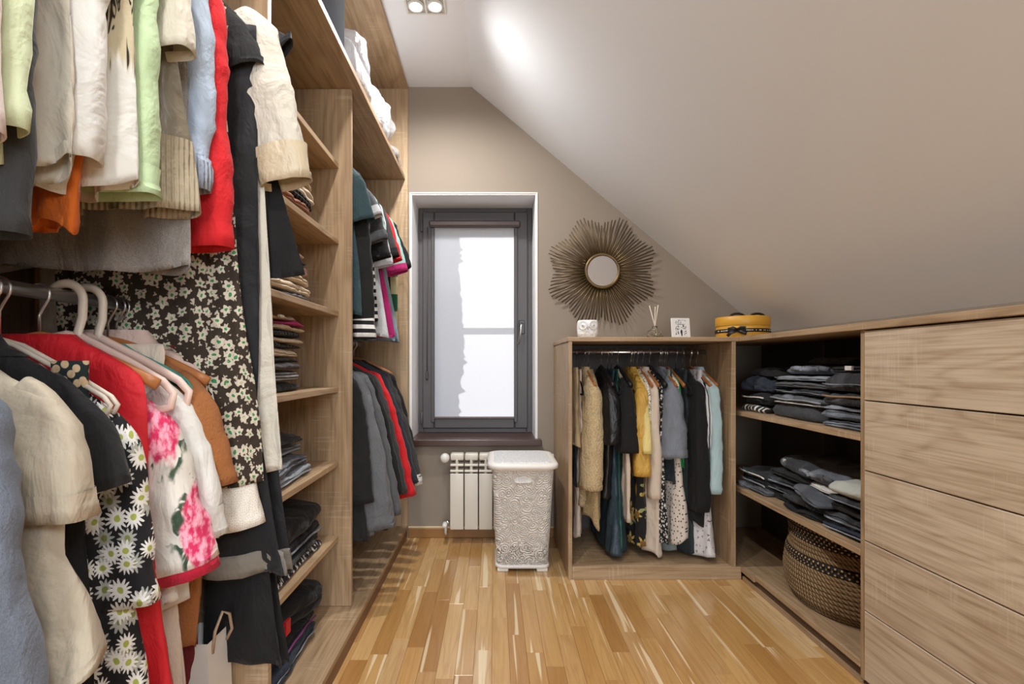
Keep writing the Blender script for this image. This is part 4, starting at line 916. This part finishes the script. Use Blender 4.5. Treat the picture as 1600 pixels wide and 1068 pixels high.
stack(fx_ - .005, 2.225, .420, [
    ('folded_jeans', 'grey jeans with a pale turned leg, lowest at the far end of the lower shelf', 'folded jeans', jgrey, (.28, .23, .030), 2, dict(rough=.007)),
    ('folded_jeans', 'black jeans with a bright seam at the far end of the lower shelf', 'folded jeans', jblack, (.28, .23, .028), 2, dict(rough=.008, extra=seam(jlight))),
    ('folded_jeans', 'frayed dark jeans at the far end of the lower shelf', 'folded jeans', jdark, (.28, .24, .026), 3, dict(rough=.010, extra=seam(white, .5)))], G3, PI, 14)
stack(fx_ + .02, 2.05, .420, [
    ('folded_jeans', 'black jeans at the bottom of the tilted pile on the lower corner shelf', 'folded jeans', jblack, (.30, .24, .032), 2, dict(rough=.008)),
    ('folded_jeans', 'charcoal jeans in the tilted pile on the lower corner shelf', 'folded jeans', jdark, (.29, .24, .028), 2, dict(rough=.008)),
    ('folded_jeans', 'dark jeans with curved seams in the tilted pile on the lower corner shelf', 'folded jeans', jdark, (.29, .25, .028), 3, dict(rough=.009, extra=seam(jmid))),
    ('folded_jeans', 'black jeans with turned hem in the tilted pile on the lower corner shelf', 'folded jeans', jblack, (.28, .25, .028), 2, dict(rough=.009)),
    ('folded_jeans', 'washed black jeans with a white patch, highest on the lower corner shelf', 'folded jeans', cloth('washed_black', (54, 57, 62), fade=.3), (.28, .27, .050), 1, dict(rough=.010, rz=-.3, dx=.03, dome=.4, extra=tagp(white)))], G3, PI, 15)
stack(fx_ - .005, 1.86, .420, [
    ('folded_trousers', 'black trousers lowest at the front of the middle of the lower shelf', 'folded trousers', black, (.29, .26, .028), 2, dict(rough=.009)),
    ('folded_jeans', 'black jeans with a belt end sticking out on the lower corner shelf', 'folded jeans', jblack, (.29, .24, .026), 2, dict(rough=.008, extra=waistband(jblack))),
    ('folded_jeans', 'dark blue grey jeans folded wide with a scuffed thigh on the lower shelf', 'folded jeans', cloth('slate_jeans', (76, 80, 87), fade=.3), (.29, .23, .036), 2, dict(rough=.008, rz=-.25)),
    ('folded_shirt', 'white crumpled cotton shirt tucked behind the slate jeans', 'folded shirt', white, (.22, .18, .020), 2, dict(rough=.008, dx=.05)),
    ('folded_jeans', 'mid grey jeans with a light rolled edge atop the middle of the lower shelf', 'folded jeans', jmid, (.27, .25, .046), 1, dict(rough=.008, dx=.05, dy=-.02, dome=.4, extra=waistband(jgrey)))], G3, PI, 16)
stack(fx_, 1.625, .420, [
    ('folded_jeans', 'indigo jeans hanging over the shelf edge beside the drawers', 'folded jeans', indigo, (.29, .20, .028), 2, dict(rough=.007, dx=-.01)),
    ('folded_jeans', 'dark jeans with a silver rivet seam beside the drawers on the lower shelf', 'folded jeans', jdark, (.29, .21, .030), 2, dict(rough=.008, extra=seam(jgrey))),
    ('folded_trousers', 'black folded trousers at mid stack beside the drawers on the lower shelf', 'folded trousers', black, (.29, .21, .030), 1, dict(rough=.006)),
    ('folded_jeans', 'charcoal jeans just below the pale chinos beside the drawers', 'folded jeans', jdark, (.29, .215, .026), 1),
    ('folded_chinos', 'pale grey folded chinos on top of the stack beside the drawers', 'folded chinos', palest, (.28, .215, .044), 1, dict(dome=.5))], G3, PI, 17)

# ---- woven basket
bk = root('woven_basket', 'round coiled jute basket with black woven bands on the lowest corner shelf', 'basket', (1.350, 1.875, .0730), 0.)
def coil_mat(name, col, dark):
    t = NT(name); v = t.obj(); x, y, z = t.sep(v)[0:3]; a = t.M('ARCTAN2', y, x)
    s = t.M('SINE', t.M('ADD', t.M('MULTIPLY', a, 84.), t.M('MULTIPLY', z, 420.)))
    c = t.mix(t.M('MULTIPLY_ADD', s, .35, .5), lin(dark), lin(col)); c = t.mix(t.M('MULTIPLY', t.noise(v, 120.), .4), c, lin(dark))
    return t.done(c, .95, t.bump(t.noise(v, 300., 2.), .4, .002, t.bump(s, .8, .006)))
JUTE = coil_mat('jute_coil', (188, 158, 116), (112, 88, 58))
def wv(name):
    t = NT(name); v = t.obj(); x, y, z = t.sep(v)[0:3]; a = t.M('ARCTAN2', y, x)
    s = t.M('MULTIPLY', t.M('SINE', t.M('MULTIPLY', a, 62.)), t.M('SINE', t.M('MULTIPLY', z, 300.)))
    return t.done(t.mix(t.step(s, .45, .62), lin((26, 24, 22)), lin((186, 152, 104))), .9, t.bump(s, .6, .004))
BLKW = wv('black_weave')
nz = 19; hh = .0165
for i in range(nz):
    z = i * hh + .009; q = i / (nz - 1)
    r_ = np.interp(q, [0, .12, .35, .6, .72, .85, 1], [.195, .222, .232, .220, .206, .208, .212])
    m = BLKW if i in (10, 11) or i >= 15 else JUTE
    a = np.arange(56) / 56 * 2 * PI
    v, f = tube([(r_ * .76 * math.cos(b), r_ * math.sin(b), z + .0012 * math.sin(b * 2 + i)) for b in a], .0092, 8, up=(0, 0, 1), closed=True)
    mk('rope_coil' if m is JUTE else 'woven_band', v, f, m, bk)
v, f = lathe([(.17, .004), (.001, .003)], 40, True, True, .76); mk('basket_base', v, f, JUTE, bk)

# ================================================================== RADIATOR AND HAMPER
rd = root('radiator', 'cream aluminium sectional radiator under the window behind the hamper', 'radiator', (.03, 2.735, .0))
RX = -.252
for i in range(7):
    x = RX + .0035 + i * .0805 - .03; w = .0745
    bm = bmesh.new()
    def bx(lo, hi, bv):
        r = bmesh.ops.create_cube(bm, size=1); vs = r['verts']
        for q in vs: q.co = Vector([lo[k] + (q.co[k] + .5) * (hi[k] - lo[k]) for k in range(3)])
        es = list({e for q in vs for e in q.link_edges}); bmesh.ops.bevel(bm, geom=es, offset=bv, segments=2, affect='EDGES', profile=.6)
    bx((x, -.045, .080), (x + w, -.036, .392), .004)
    sec = bmobj('radiator_section', bm, WARMW, rd, True)
    v, f = merge(boxvf((x + .030, -.036, .09), (x + .044, .035, .46)), ); mk('water_column', v, f, WARMW, sec, False)
    for k, z in enumerate((.400, .432)): box('fin', (x, -.045 + .004 * k, z), (x + w, .03, z + .011), WARMW, sec, .002)
    box('fin', (x + .033, -.040, .392), (x + .041, .02, .468), WARMW, sec, .002)
    box('top_cap', (x, -.030, .462), (x + w, .034, .500), WARMW, sec, .008, 2)
for s, z, r1 in ((-1, .478, .026), (-1, .106, .015)):
    v, f = tube([(RX - .03, 0, z), (RX - .058, 0, z)], .010, 12, up=(0, 0, 1)); mk('pipe_union', v, f, CHROME, rd)
    v, f = lathe([(r1 * .7, 0), (r1, .004), (r1 * 1.02, .018), (r1 * .9, .038), (r1 * .6, .046), (.002, .048)], 20)
    mk('valve_knob' if r1 > .02 else 'lockshield', v, f, WHITEP, rd, loc=(RX - .056, -.022, z), rot=(PI / 2, 0, 0))
v, f = tube([(RX - .056, 0, .106), (RX - .056, 0, .05), (RX - .056, .03, .03), (RX - .056, .058, .03)], .008, 10); mk('pipe', v, f, WARMW, rd)
v, f = tube([(RX - .03 + 7 * .0805, 0, .478), (RX + 7 * .0805 - .008, 0, .478)], .017, 14, up=(0, 0, 1)); mk('end_plug', v, f, WHITEP, rd)
for x in (-.17, .2): box('wall_bracket', (x, .035, .44), (x + .02, .064, .47), WARMW, rd)

hp = root('laundry_hamper', 'white plastic laundry hamper with lace relief and a lid beside the closet', 'hamper', (.134, 2.445, 0))
def hamper_mat():
    t = NT('lace_plastic'); v = t.obj(); x, y, z = t.sep(v)[0:3]
    u = t.comb(t.M('ADD', x, y), z, 0.)
    w = t.V('ADD', t.V('SCALE', u, 21.), t.V('SCALE', t.V('SUBTRACT', t.noise(t.V('SCALE', u, 9.), 1., 2., col=True), (.5, .5, .5)), .9))
    o = t.vor(w, 1., rand=.8); rings = t.M('SINE', t.M('MULTIPLY', o[0], 30.))
    fl = t.vor(t.V('SCALE', u, 46.), 1., rand=.9)[0]
    h = t.M('ADD', t.M('MULTIPLY', rings, .5), t.M('MULTIPLY', fl, .9))
    hol = t.vor(t.V('SCALE', u, 120.), 1., rand=.25)[0]
    area = t.M('MULTIPLY', t.step(t.M('ADD', z, t.M('MULTIPLY', t.noise(u, 22.), .35)), .36, .22), t.step(rings, .9, .2))
    area = t.M('MULTIPLY', area, t.step(z, .022, .030))
    hole = t.M('MULTIPLY', t.step(hol, .36, .30), t.M('GREATER_THAN', area, .45))
    n1 = t.bump(h, .9, .007)
    t.done(lin((240, 236, 230)), .36, n1)
    tr = t.n('BsdfTransparent'); ms = t.n('MixShader'); t.put(ms.inputs[0], hole)
    t.t.links.new(t.b.outputs[0], ms.inputs[1]); t.t.links.new(tr.outputs[0], ms.inputs[2]); t.t.links.new(ms.outputs[0], t.out.inputs[0]); return t.m
LACEP = hamper_mat(); HW = plain('hamper_white', (238, 235, 230), .35)
def rrect(hx, hy, r, n=10):
    p = []
    for cx, cy, a0 in ((hx - r, hy - r, 0), (-hx + r, hy - r, PI / 2), (-hx + r, -hy + r, PI), (hx - r, -hy + r, 1.5 * PI)):
        for i in range(n): a = a0 + PI / 2 * i / (n - 1); p.append((cx + r * math.cos(a), cy + r * math.sin(a)))
    return p
def rloft(prof, cap0=True, cap1=True): return loft(np.array([[(x, y, z) for x, y in rrect(hx, hy, r)] for hx, hy, r, z in prof]), True, cap0, cap1)
v, f = rloft([(.126 + .022 * q, .115 + .045 * q, .035, .016 + .484 * q) for q in np.linspace(0, 1, 26)] , True, False); mk('basket_body', v, f, LACEP, hp)
v, f = rloft([(.123, .112, .035, .016), (.131, .120, .036, .018), (.132, .121, .036, .030), (.127, .117, .035, .034)]); mk('base_rim', v, f, HW, hp)
for s in (-1, 1):
    for k in (-1, 1): box('foot', (s * .095 - .027, k * .092 - .022, 0), (s * .095 + .027, k * .092 + .022, .017), HW, hp, .004)
v, f = rloft([(.150, .162, .045, .496), (.152, .164, .045, .500), (.152, .164, .045, .512), (.149, .161, .045, .515)]); mk('top_rim', v, f, HW, hp)
v, f = rloft([(.156, .178, .055, .506), (.168, .190, .060, .508), (.170, .192, .060, .520), (.167, .189, .058, .530), (.150, .172, .05, .5345), (.140, .162, .045, .5335)]); lid = mk('lid', v, f, HW, hp)
t = NT('lid_lace'); u = t.V('SCALE', t.obj(), 60.); o = t.vor(u, 1., rand=.9); hn = t.bump(t.M('SINE', t.M('MULTIPLY', o[0], 14.)), .5, .003)
lm = t.done(t.mix(t.step(o[0], .5, .2), lin((226, 226, 228)), lin((240, 240, 240))), .35, hn)
v, f = rloft([(.138, .160, .044, .532), (.136, .158, .044, .5365), (.132, .154, .042, .537)]); mk('lid_lace_panel', v, f, lm, lid)
hr = rloft([(.036, .006, .005, 0.), (.036, .006, .005, .004)])
v, f = tube([(x, 0, z) for x, z in rrect(.038, .011, .008, 5)], .0032, 6, closed=True, up=(0, 1, 0)); gp = mk('grip_frame', v, f, HW, hp, loc=(0, -.158, .452))
box('grip_panel', (-.036, .0, -.010), (.036, .004, .010), lm, gp, .001)

# ================================================================== ON THE CLOSET TOP AND THE WALL
BRASS = plain('antique_brass', (118, 98, 68), .42, .75); 
sb = root('sunburst_mirror', 'round mirror ringed by antique brass sunburst rods on the taupe wall', 'mirror', (.616, 2.797, 1.534))
rodm = {}
def rod(L):
    k = round(L, 3)
    if k not in rodm: v, f = tube([(0, 0, .06), (0, -.004, L * .6), (0, 0, L)], [.0042, .0036, .0030], 6, up=(0, 1, 0)); rodm[k] = mesh('rod', v, f, BRASS)
    return rodm[k]
NRD = 96
for i in range(NRD):
    a = i / NRD * 2 * PI; ph = (i % 12) / 12.; L = .265 + .062 * (1 - 2 * abs(ph - .5)) + (.006 if i % 2 else 0)
    link('rod', rod(round(L / .006) * .006), sb, (0, -.014 - (.006 if i % 2 else 0), 0), (0, a, 0))
v, f = lathe([(.125, 0), (.125, .006), (.09, .012)], 48); mk('hub_disc', v, f, BRASS, sb, rot=(PI / 2, 0, 0), loc=(0, -.004, 0))
v, f = tube([(.094 * math.cos(b), -.034, .094 * math.sin(b)) for b in np.arange(48) / 48 * 2 * PI], .0095, 10, up=(0, 1, 0), closed=True); mk('ring_frame', v, f, BRASS, sb)
MIR = plain('mirror_silver', (235, 237, 240), .02, 1.0, var=0)
v, f = lathe([(.089, 0), (.089, .018), (.0885, .020)], 48, True, True); mk('mirror_glass', v, f, MIR, sb, False, rot=(PI / 2, 0, 0), loc=(0, -.016, 0))

TT = CT
CER = plain('white_ceramic', (232, 232, 230), .3)
ow = root('owl_pot', 'white ceramic owl pot with round eyes standing on the closet top', 'pot', (.478, 2.49, TT), -.12)
t = NT('feather_ceramic'); vv = t.vor(t.V('MULTIPLY', t.obj(), (70, 70, 70)), 1., '3D')[0]; CERB = t.done(lin((230, 230, 228)), .35, t.bump(t.M('MULTIPLY', vv, t.step(t.sep(t.obj())[2], .050, .040)), .9, .004))
v, f = lathe([(.040, 0), (.046, .003), (.052, .03), (.054, .06), (.053, .085), (.050, .097), (.046, .099), (.044, .094), (.044, .02), (.001, .018)], 40, True, True, 1., .85, .75); mk('pot_body', v, f, CERB, ow)
for s in (-1, 1):
    v, f = lathe([(.0235, 0), (.0245, .004), (.022, .007), (.017, .004), (.008, .003), (.006, .008), (.001, .009)], 24); e = mk('eye', v, f, CER, ow, rot=(PI / 2, 0, s * .42), loc=(s * .024, -.0405, .071))
    v, f = lathe([(.004, 0), (.003, .0045), (.001, .005)], 10); mk('pupil', v, f, plain('owl_grey', (150, 150, 150), .4) if s < 0 else bpy.data.materials['owl_grey'], e, loc=(0, 0, .006))
v, f = loft(np.array([[(-.007, 0, .012), (.007, 0, .012), (0, -.006, .012)], [(-.005, -.004, .004), (.005, -.004, .004), (0, -.012, .004)], [(-.001, -.004, -.008), (.001, -.004, -.008), (0, -.007, -.008)]]), True, True, True); mk('beak', v, f, CER, ow, loc=(0, -.043, .056))

df_ = root('reed_diffuser', 'clear glass reed diffuser with three pale reeds on the closet top', 'diffuser', (.822, 2.48, TT))
t = NT('diffuser_glass'); GLS = t.done((.96, .97, .93, 1), .03, Transmission_Weight=1., IOR=1.45)
t = NT('diffuser_oil'); OIL = t.done((.93, .90, .80, 1), .02, Transmission_Weight=.9, IOR=1.4)
v, f = lathe([(.034, 0), (.039, .004), (.040, .030), (.036, .044), (.020, .054), (.013, .058), (.013, .068), (.0105, .068), (.0105, .057), (.034, .042), (.0365, .030), (.0355, .006), (.001, .005)], 36); mk('bottle', v, f, GLS, df_)
v, f = lathe([(.0345, .006), (.0358, .008), (.0362, .028), (.001, .0285)], 32); mk('oil', v, f, OIL, df_)
REED = plain('pale_reed', (232, 218, 196), .7)
for (dx, dy, z) in ((-.026, .006, .175), (-.001, -.008, .168), (.018, .004, .178)):
    v, f = tube([(-dx * .5, -dy, .012), (dx, dy, z)], .0022, 7); mk('reed', v, f, REED, df_)

cd = root('art_card', 'small white canvas card with a black ornamental arch drawing on the closet top', 'card', (.955, 2.47, TT), .10, rot=(math.radians(-7), 0, .06))
CW, CHh = .096, .112
box('card', (-CW / 2, 0, .0005), (CW / 2, .010, CHh), plain('card_white', (236, 234, 232), .7), cd, .001)
INK = plain('black_ink', (30, 32, 32), .8)
ri = random.Random(4); ink = []
def blot(x, z, w, h, a=0.):
    n = 6; k = len(ink)
    q = [(x + math.cos(a) * w * math.cos(i / n * 6.283) - math.sin(a) * h * math.sin(i / n * 6.283), z + math.sin(a) * w * math.cos(i / n * 6.283) + math.cos(a) * h * math.sin(i / n * 6.283)) for i in range(n)]
    ink.append(([(p[0], -.0004, p[1]) for p in q] + [(p[0], .0002, p[1]) for p in q], [tuple(range(n - 1, -1, -1))] + [(i, (i + 1) % n, n + (i + 1) % n, n + i) for i in range(n)]))
blot(0, .079, .026, .0014); blot(.002, .040, .0055, .013); blot(.003, .028, .0035, .012)
for _ in range(26): blot(ri.uniform(-.027, .027), ri.uniform(.084, .103), ri.uniform(.001, .0045), ri.uniform(.0006, .0012), ri.uniform(-.5, .5))
for s in (-1, 1):
    for _ in range(26): blot(s * ri.uniform(.013, .027), ri.uniform(.024, .074), ri.uniform(.0008, .0028), ri.uniform(.001, .0034), ri.uniform(-.6, .6))
    blot(s * .0125, .068, .0012, .010, 0); 
for _ in range(10): blot(ri.uniform(-.010, .012), ri.uniform(.052, .074), ri.uniform(.0006, .002), ri.uniform(.0008, .0022), ri.uniform(-1, 1))
for _ in range(7): blot(ri.uniform(.010, .034), ri.uniform(.008, .02), ri.uniform(.001, .003), .0006, ri.uniform(.2, .8))
v, f = merge(*ink); o = mk('drawing', v, f, INK, cd, False); o['kind'] = 'stuff'

hb = root('hat_box', 'round yellow gift box tied with a printed black ribbon on the cabinet corner', 'box', (1.245, 2.43, TT + .0022), .0)
YEL = plain('mustard_card', (214, 158, 52), .45); HR = .124
v, f = lathe([(HR - .003, 0), (HR - .002, .002), (HR - .002, .098), (HR - .006, .100), (.001, .100)], 56); mk('box_body', v, f, YEL, hb)
v, f = lathe([(HR, .060), (HR + .001, .061), (HR + .001, .103), (HR - .003, .106), (.001, .106)], 56, False, True); mk('box_lid', v, f, YEL, hb)
RIB = plain('black_ribbon', (22, 20, 20), .4)
rz_ = lambda a: .036 - .0
v, f = lathe([(HR + .0005, .027), (HR + .0022, .028), (HR + .0022, .043), (HR + .0005, .044)], 56, False, False); rb = mk('ribbon', v, f, RIB, hb)
# printed lettering on the ribbon, too small to read: fine pale strokes
LET = plain('ribbon_print', (226, 222, 212), .6); q = []
rl_ = random.Random(9); a = -PI * .98
while a < -.02:
    w = rl_.choice((.004, .006, .009, .012)); 
    if abs(a + 2.2) > .22:
        p = [((HR + .003) * math.cos(a + k / HR), (HR + .003) * math.sin(a + k / HR)) for k in (0, w)]
        q.append(([(p[0][0], p[0][1], .0335), (p[1][0], p[1][1], .0335), (p[1][0], p[1][1], .0375), (p[0][0], p[0][1], .0375)], [(0, 1, 2, 3)]))
    a += (w + rl_.choice((.003, .003, .012))) / HR
v, f = merge(*q); o = mk('lettering', v, f, LET, rb, False); o['kind'] = 'stuff'
ba = -2.2; bc = Vector((HR * math.cos(ba), HR * math.sin(ba), .036))
def bow(pts, name):
    T_ = Vector((-math.sin(ba), math.cos(ba), 0)); N_ = Vector((math.cos(ba), math.sin(ba), 0)); P = [bc + T_ * u + N_ * (.006 + w) + Vector((0, 0, z)) for u, w, z in pts]
    v, f = tube(P, .0075, 8, up=tuple(N_), flat=.35); mk(name, v, f, RIB, hb)
bow([(0, .002, 0), (.018, .012, .012), (.034, .014, .010), (.036, .008, -.002), (.016, .003, -.004), (0, .002, 0)], 'bow_loop')
bow([(0, .002, 0), (-.018, .012, .010), (-.036, .014, .006), (-.038, .008, -.006), (-.018, .003, -.006), (0, .002, 0)], 'bow_loop')
bow([(0, .003, 0), (.022, .007, -.012), (.040, .008, -.018)], 'ribbon_tail'); bow([(0, .003, 0), (-.03, .007, -.014), (-.044, .009, -.028)], 'ribbon_tail')
for cx, sgn in ((-.035, 1), (.065, 1)):
    v, f = tube([(cx + .036 * math.cos(b), -.02, .106 + .018 * math.sin(b)) for b in np.linspace(0, PI, 12)], .006, 8, up=(0, 1, 0), flat=1.4); mk('handle_loop', v, f, RIB, hb)

# ================================================================== TOP OF THE WARDROBE AND SMALL THINGS
def plastic_bag_mat(name, col, tr=.35):
    t = NT(name); v = t.obj(); nb = t.bump(t.noise(v, 26., 4., .6, 1.2), .8, .02); t.done(lin(col), .18, nb)
    tp = t.n('BsdfTransparent'); ms = t.n('MixShader'); ms.inputs[0].default_value = tr; t.t.links.new(t.b.outputs[0], ms.inputs[1]); t.t.links.new(tp.outputs[0], ms.inputs[2]); t.t.links.new(ms.outputs[0], t.out.inputs[0]); return t.m
CLEAR = plastic_bag_mat('clear_plastic_film', (190, 192, 196), .6)
def pillow(hx, hy, hz, seed, rough=.015, sq=.55, n=72, m=34):
    th = np.linspace(-PI / 2, PI / 2, m); a = np.arange(n) / n * 2 * PI; R = []
    for t_ in th:
        c = abs(math.cos(t_)) ** .5; z = math.sin(t_); z = math.copysign(abs(z) ** .8, z)
        R.append(np.stack([hx * c * np.sign(np.cos(a)) * abs(np.cos(a)) ** sq, hy * c * np.sign(np.sin(a)) * abs(np.sin(a)) ** sq, np.full(n, hz * (1 + z))], 1))
    R = np.array(R); lowz = np.clip(R[..., 2:3] / (hz * .5), 0, 1)
    R[..., 0] += rough * sn(R, seed, 14); R[..., 1] += rough * sn(R, seed + 1, 14); R[..., 2:3] += rough * sn(R, seed + 2, 14)[..., None] * lowz
    rid = abs(sn(R, seed + 4, 30)) * .7 + abs(sn(R, seed + 5, 60)) * .45
    c = R.mean((0, 1)); d = R - c; d /= np.linalg.norm(d, axis=2, keepdims=True) + 1e-6; R = R - d * (rough * 1.3 * rid)[..., None]
    R[..., 2] = np.maximum(R[..., 2], .001); return R
HS = 2.0825
WB = cloth('white_bedding', (196, 196, 200), crease=.6); BLKF = cloth('black_fur', (40, 36, 36), fuzz=.9)
for k, (x, y, hx, hy, hz, lab, m_) in enumerate(((-.685, 2.00, .165, .19, .105, 'white bedding in a clear plastic bag, first on the high wardrobe shelf', WB), (-.680, 2.38, .165, .18, .120, 'white duvet in a clear glossy plastic bag high by the window', WB))):
    g_ = root('bedding_bag', lab, 'bag', (x, y, HS), .05, 'bagged bedding on the high shelf')
    R = pillow(hx, hy, hz, 50 + k); v, f = loft(R, True, True, True); mk('bedding', v, f, m_, g_)
    R2 = pillow(hx * 1.04, hy * 1.05, hz * 1.06, 70 + k, .02); v, f = loft(R2, True, True, True); mk('plastic_cover', v, f, CLEAR, g_)
    v, f = lathe([(.012, 0), (.016, .02), (.05, .05), (.035, .07)], 16, True, False); mk('bag_neck', v, f, CLEAR, g_, loc=(.02, hy * 1.0, hz * 1.9))
g_ = root('fur_wrap', 'dark fur wrap in thin plastic beside the end panel on the high shelf', 'wrap', (-.64, 2.66, HS), .0)
R = pillow(.12, .09, .05, 91, .02); v, f = loft(R, True, True, True); mk('fur', v, f, BLKF, g_); R = pillow(.126, .098, .056, 95, .02); v, f = loft(R, True, True, True); mk('plastic_cover', v, f, CLEAR, g_)
sc = root('suitcase', 'dark grey flat storage case on the high shelf above the tower', 'case', (-.735, 1.57, HS))
CASE = plain('dark_case', (48, 50, 56), 1.0, Specular_IOR_Level=.05)
box('case_body', (-.19, -.20, .006), (.19, .20, .30), CASE, sc, .02, 3); v, f = tube([(.190, -.06, .16), (.212, -.05, .16), (.212, .05, .16), (.190, .06, .16)], .007, 8, up=(0, 0, 1)); mk('handle', v, f, BLACKP, sc)
for y in (-.14, .14): box('foot', (-.15, y - .02, 0), (.15, y + .02, .007), BLACKP, sc, .001)

pb = root('paper_bag', 'white paper carrier bag with cord handles on the wardrobe base', 'bag', (-.672, 1.115, .0705), .0)
PAP = plain('white_paper', (232, 228, 222), .7); CORD = plain('tan_cord', (184, 160, 134), .8)
bx0, by0, hz = .045, .045, .31
v, f = loft(np.array([[(-bx0, -by0, 0), (bx0, -by0, 0), (bx0, by0, 0), (-bx0, by0, 0)], [(-bx0 * 1.0, -by0, hz * .5), (bx0 * .92, -by0, hz * .5), (bx0 * .92, by0, hz * .5), (-bx0, by0, hz * .5)], [(-bx0 * .8, -by0, hz), (bx0 * .8, -by0, hz), (bx0 * .8, by0, hz), (-bx0 * .8, by0, hz)]]), True, True, False); mk('bag_body', v, f, PAP, pb, False)
for s in (-1, 1):
    v, f = tube([(s * .037, -.028, hz - .03), (s * .044, -.03, hz + .02), (s * .055, -.02, hz + .06), (s * .06, .0, hz + .045), (s * .055, .02, hz - .0), (s * .038, .028, hz - .03)], .0035, 8, up=(0, 0, 1)); mk('cord_handle', v, f, CORD, pb)
tb = root('storage_tin', 'pale plastic storage tub at the foot of the shelf tower', 'box', (-.70, 1.262, .0705))
v, f = rloft([(.055, .045, .012, 0), (.058, .048, .012, .004), (.060, .050, .012, .075), (.057, .047, .012, .075), (.055, .045, .012, .01)], True, True); mk('tub', v, f, WHITEP, tb); v, f = rloft([(.062, .052, .012, .0755), (.062, .052, .012, .083), (.058, .048, .012, .086)]); mk('tub_lid', v, f, WHITEP, tb)
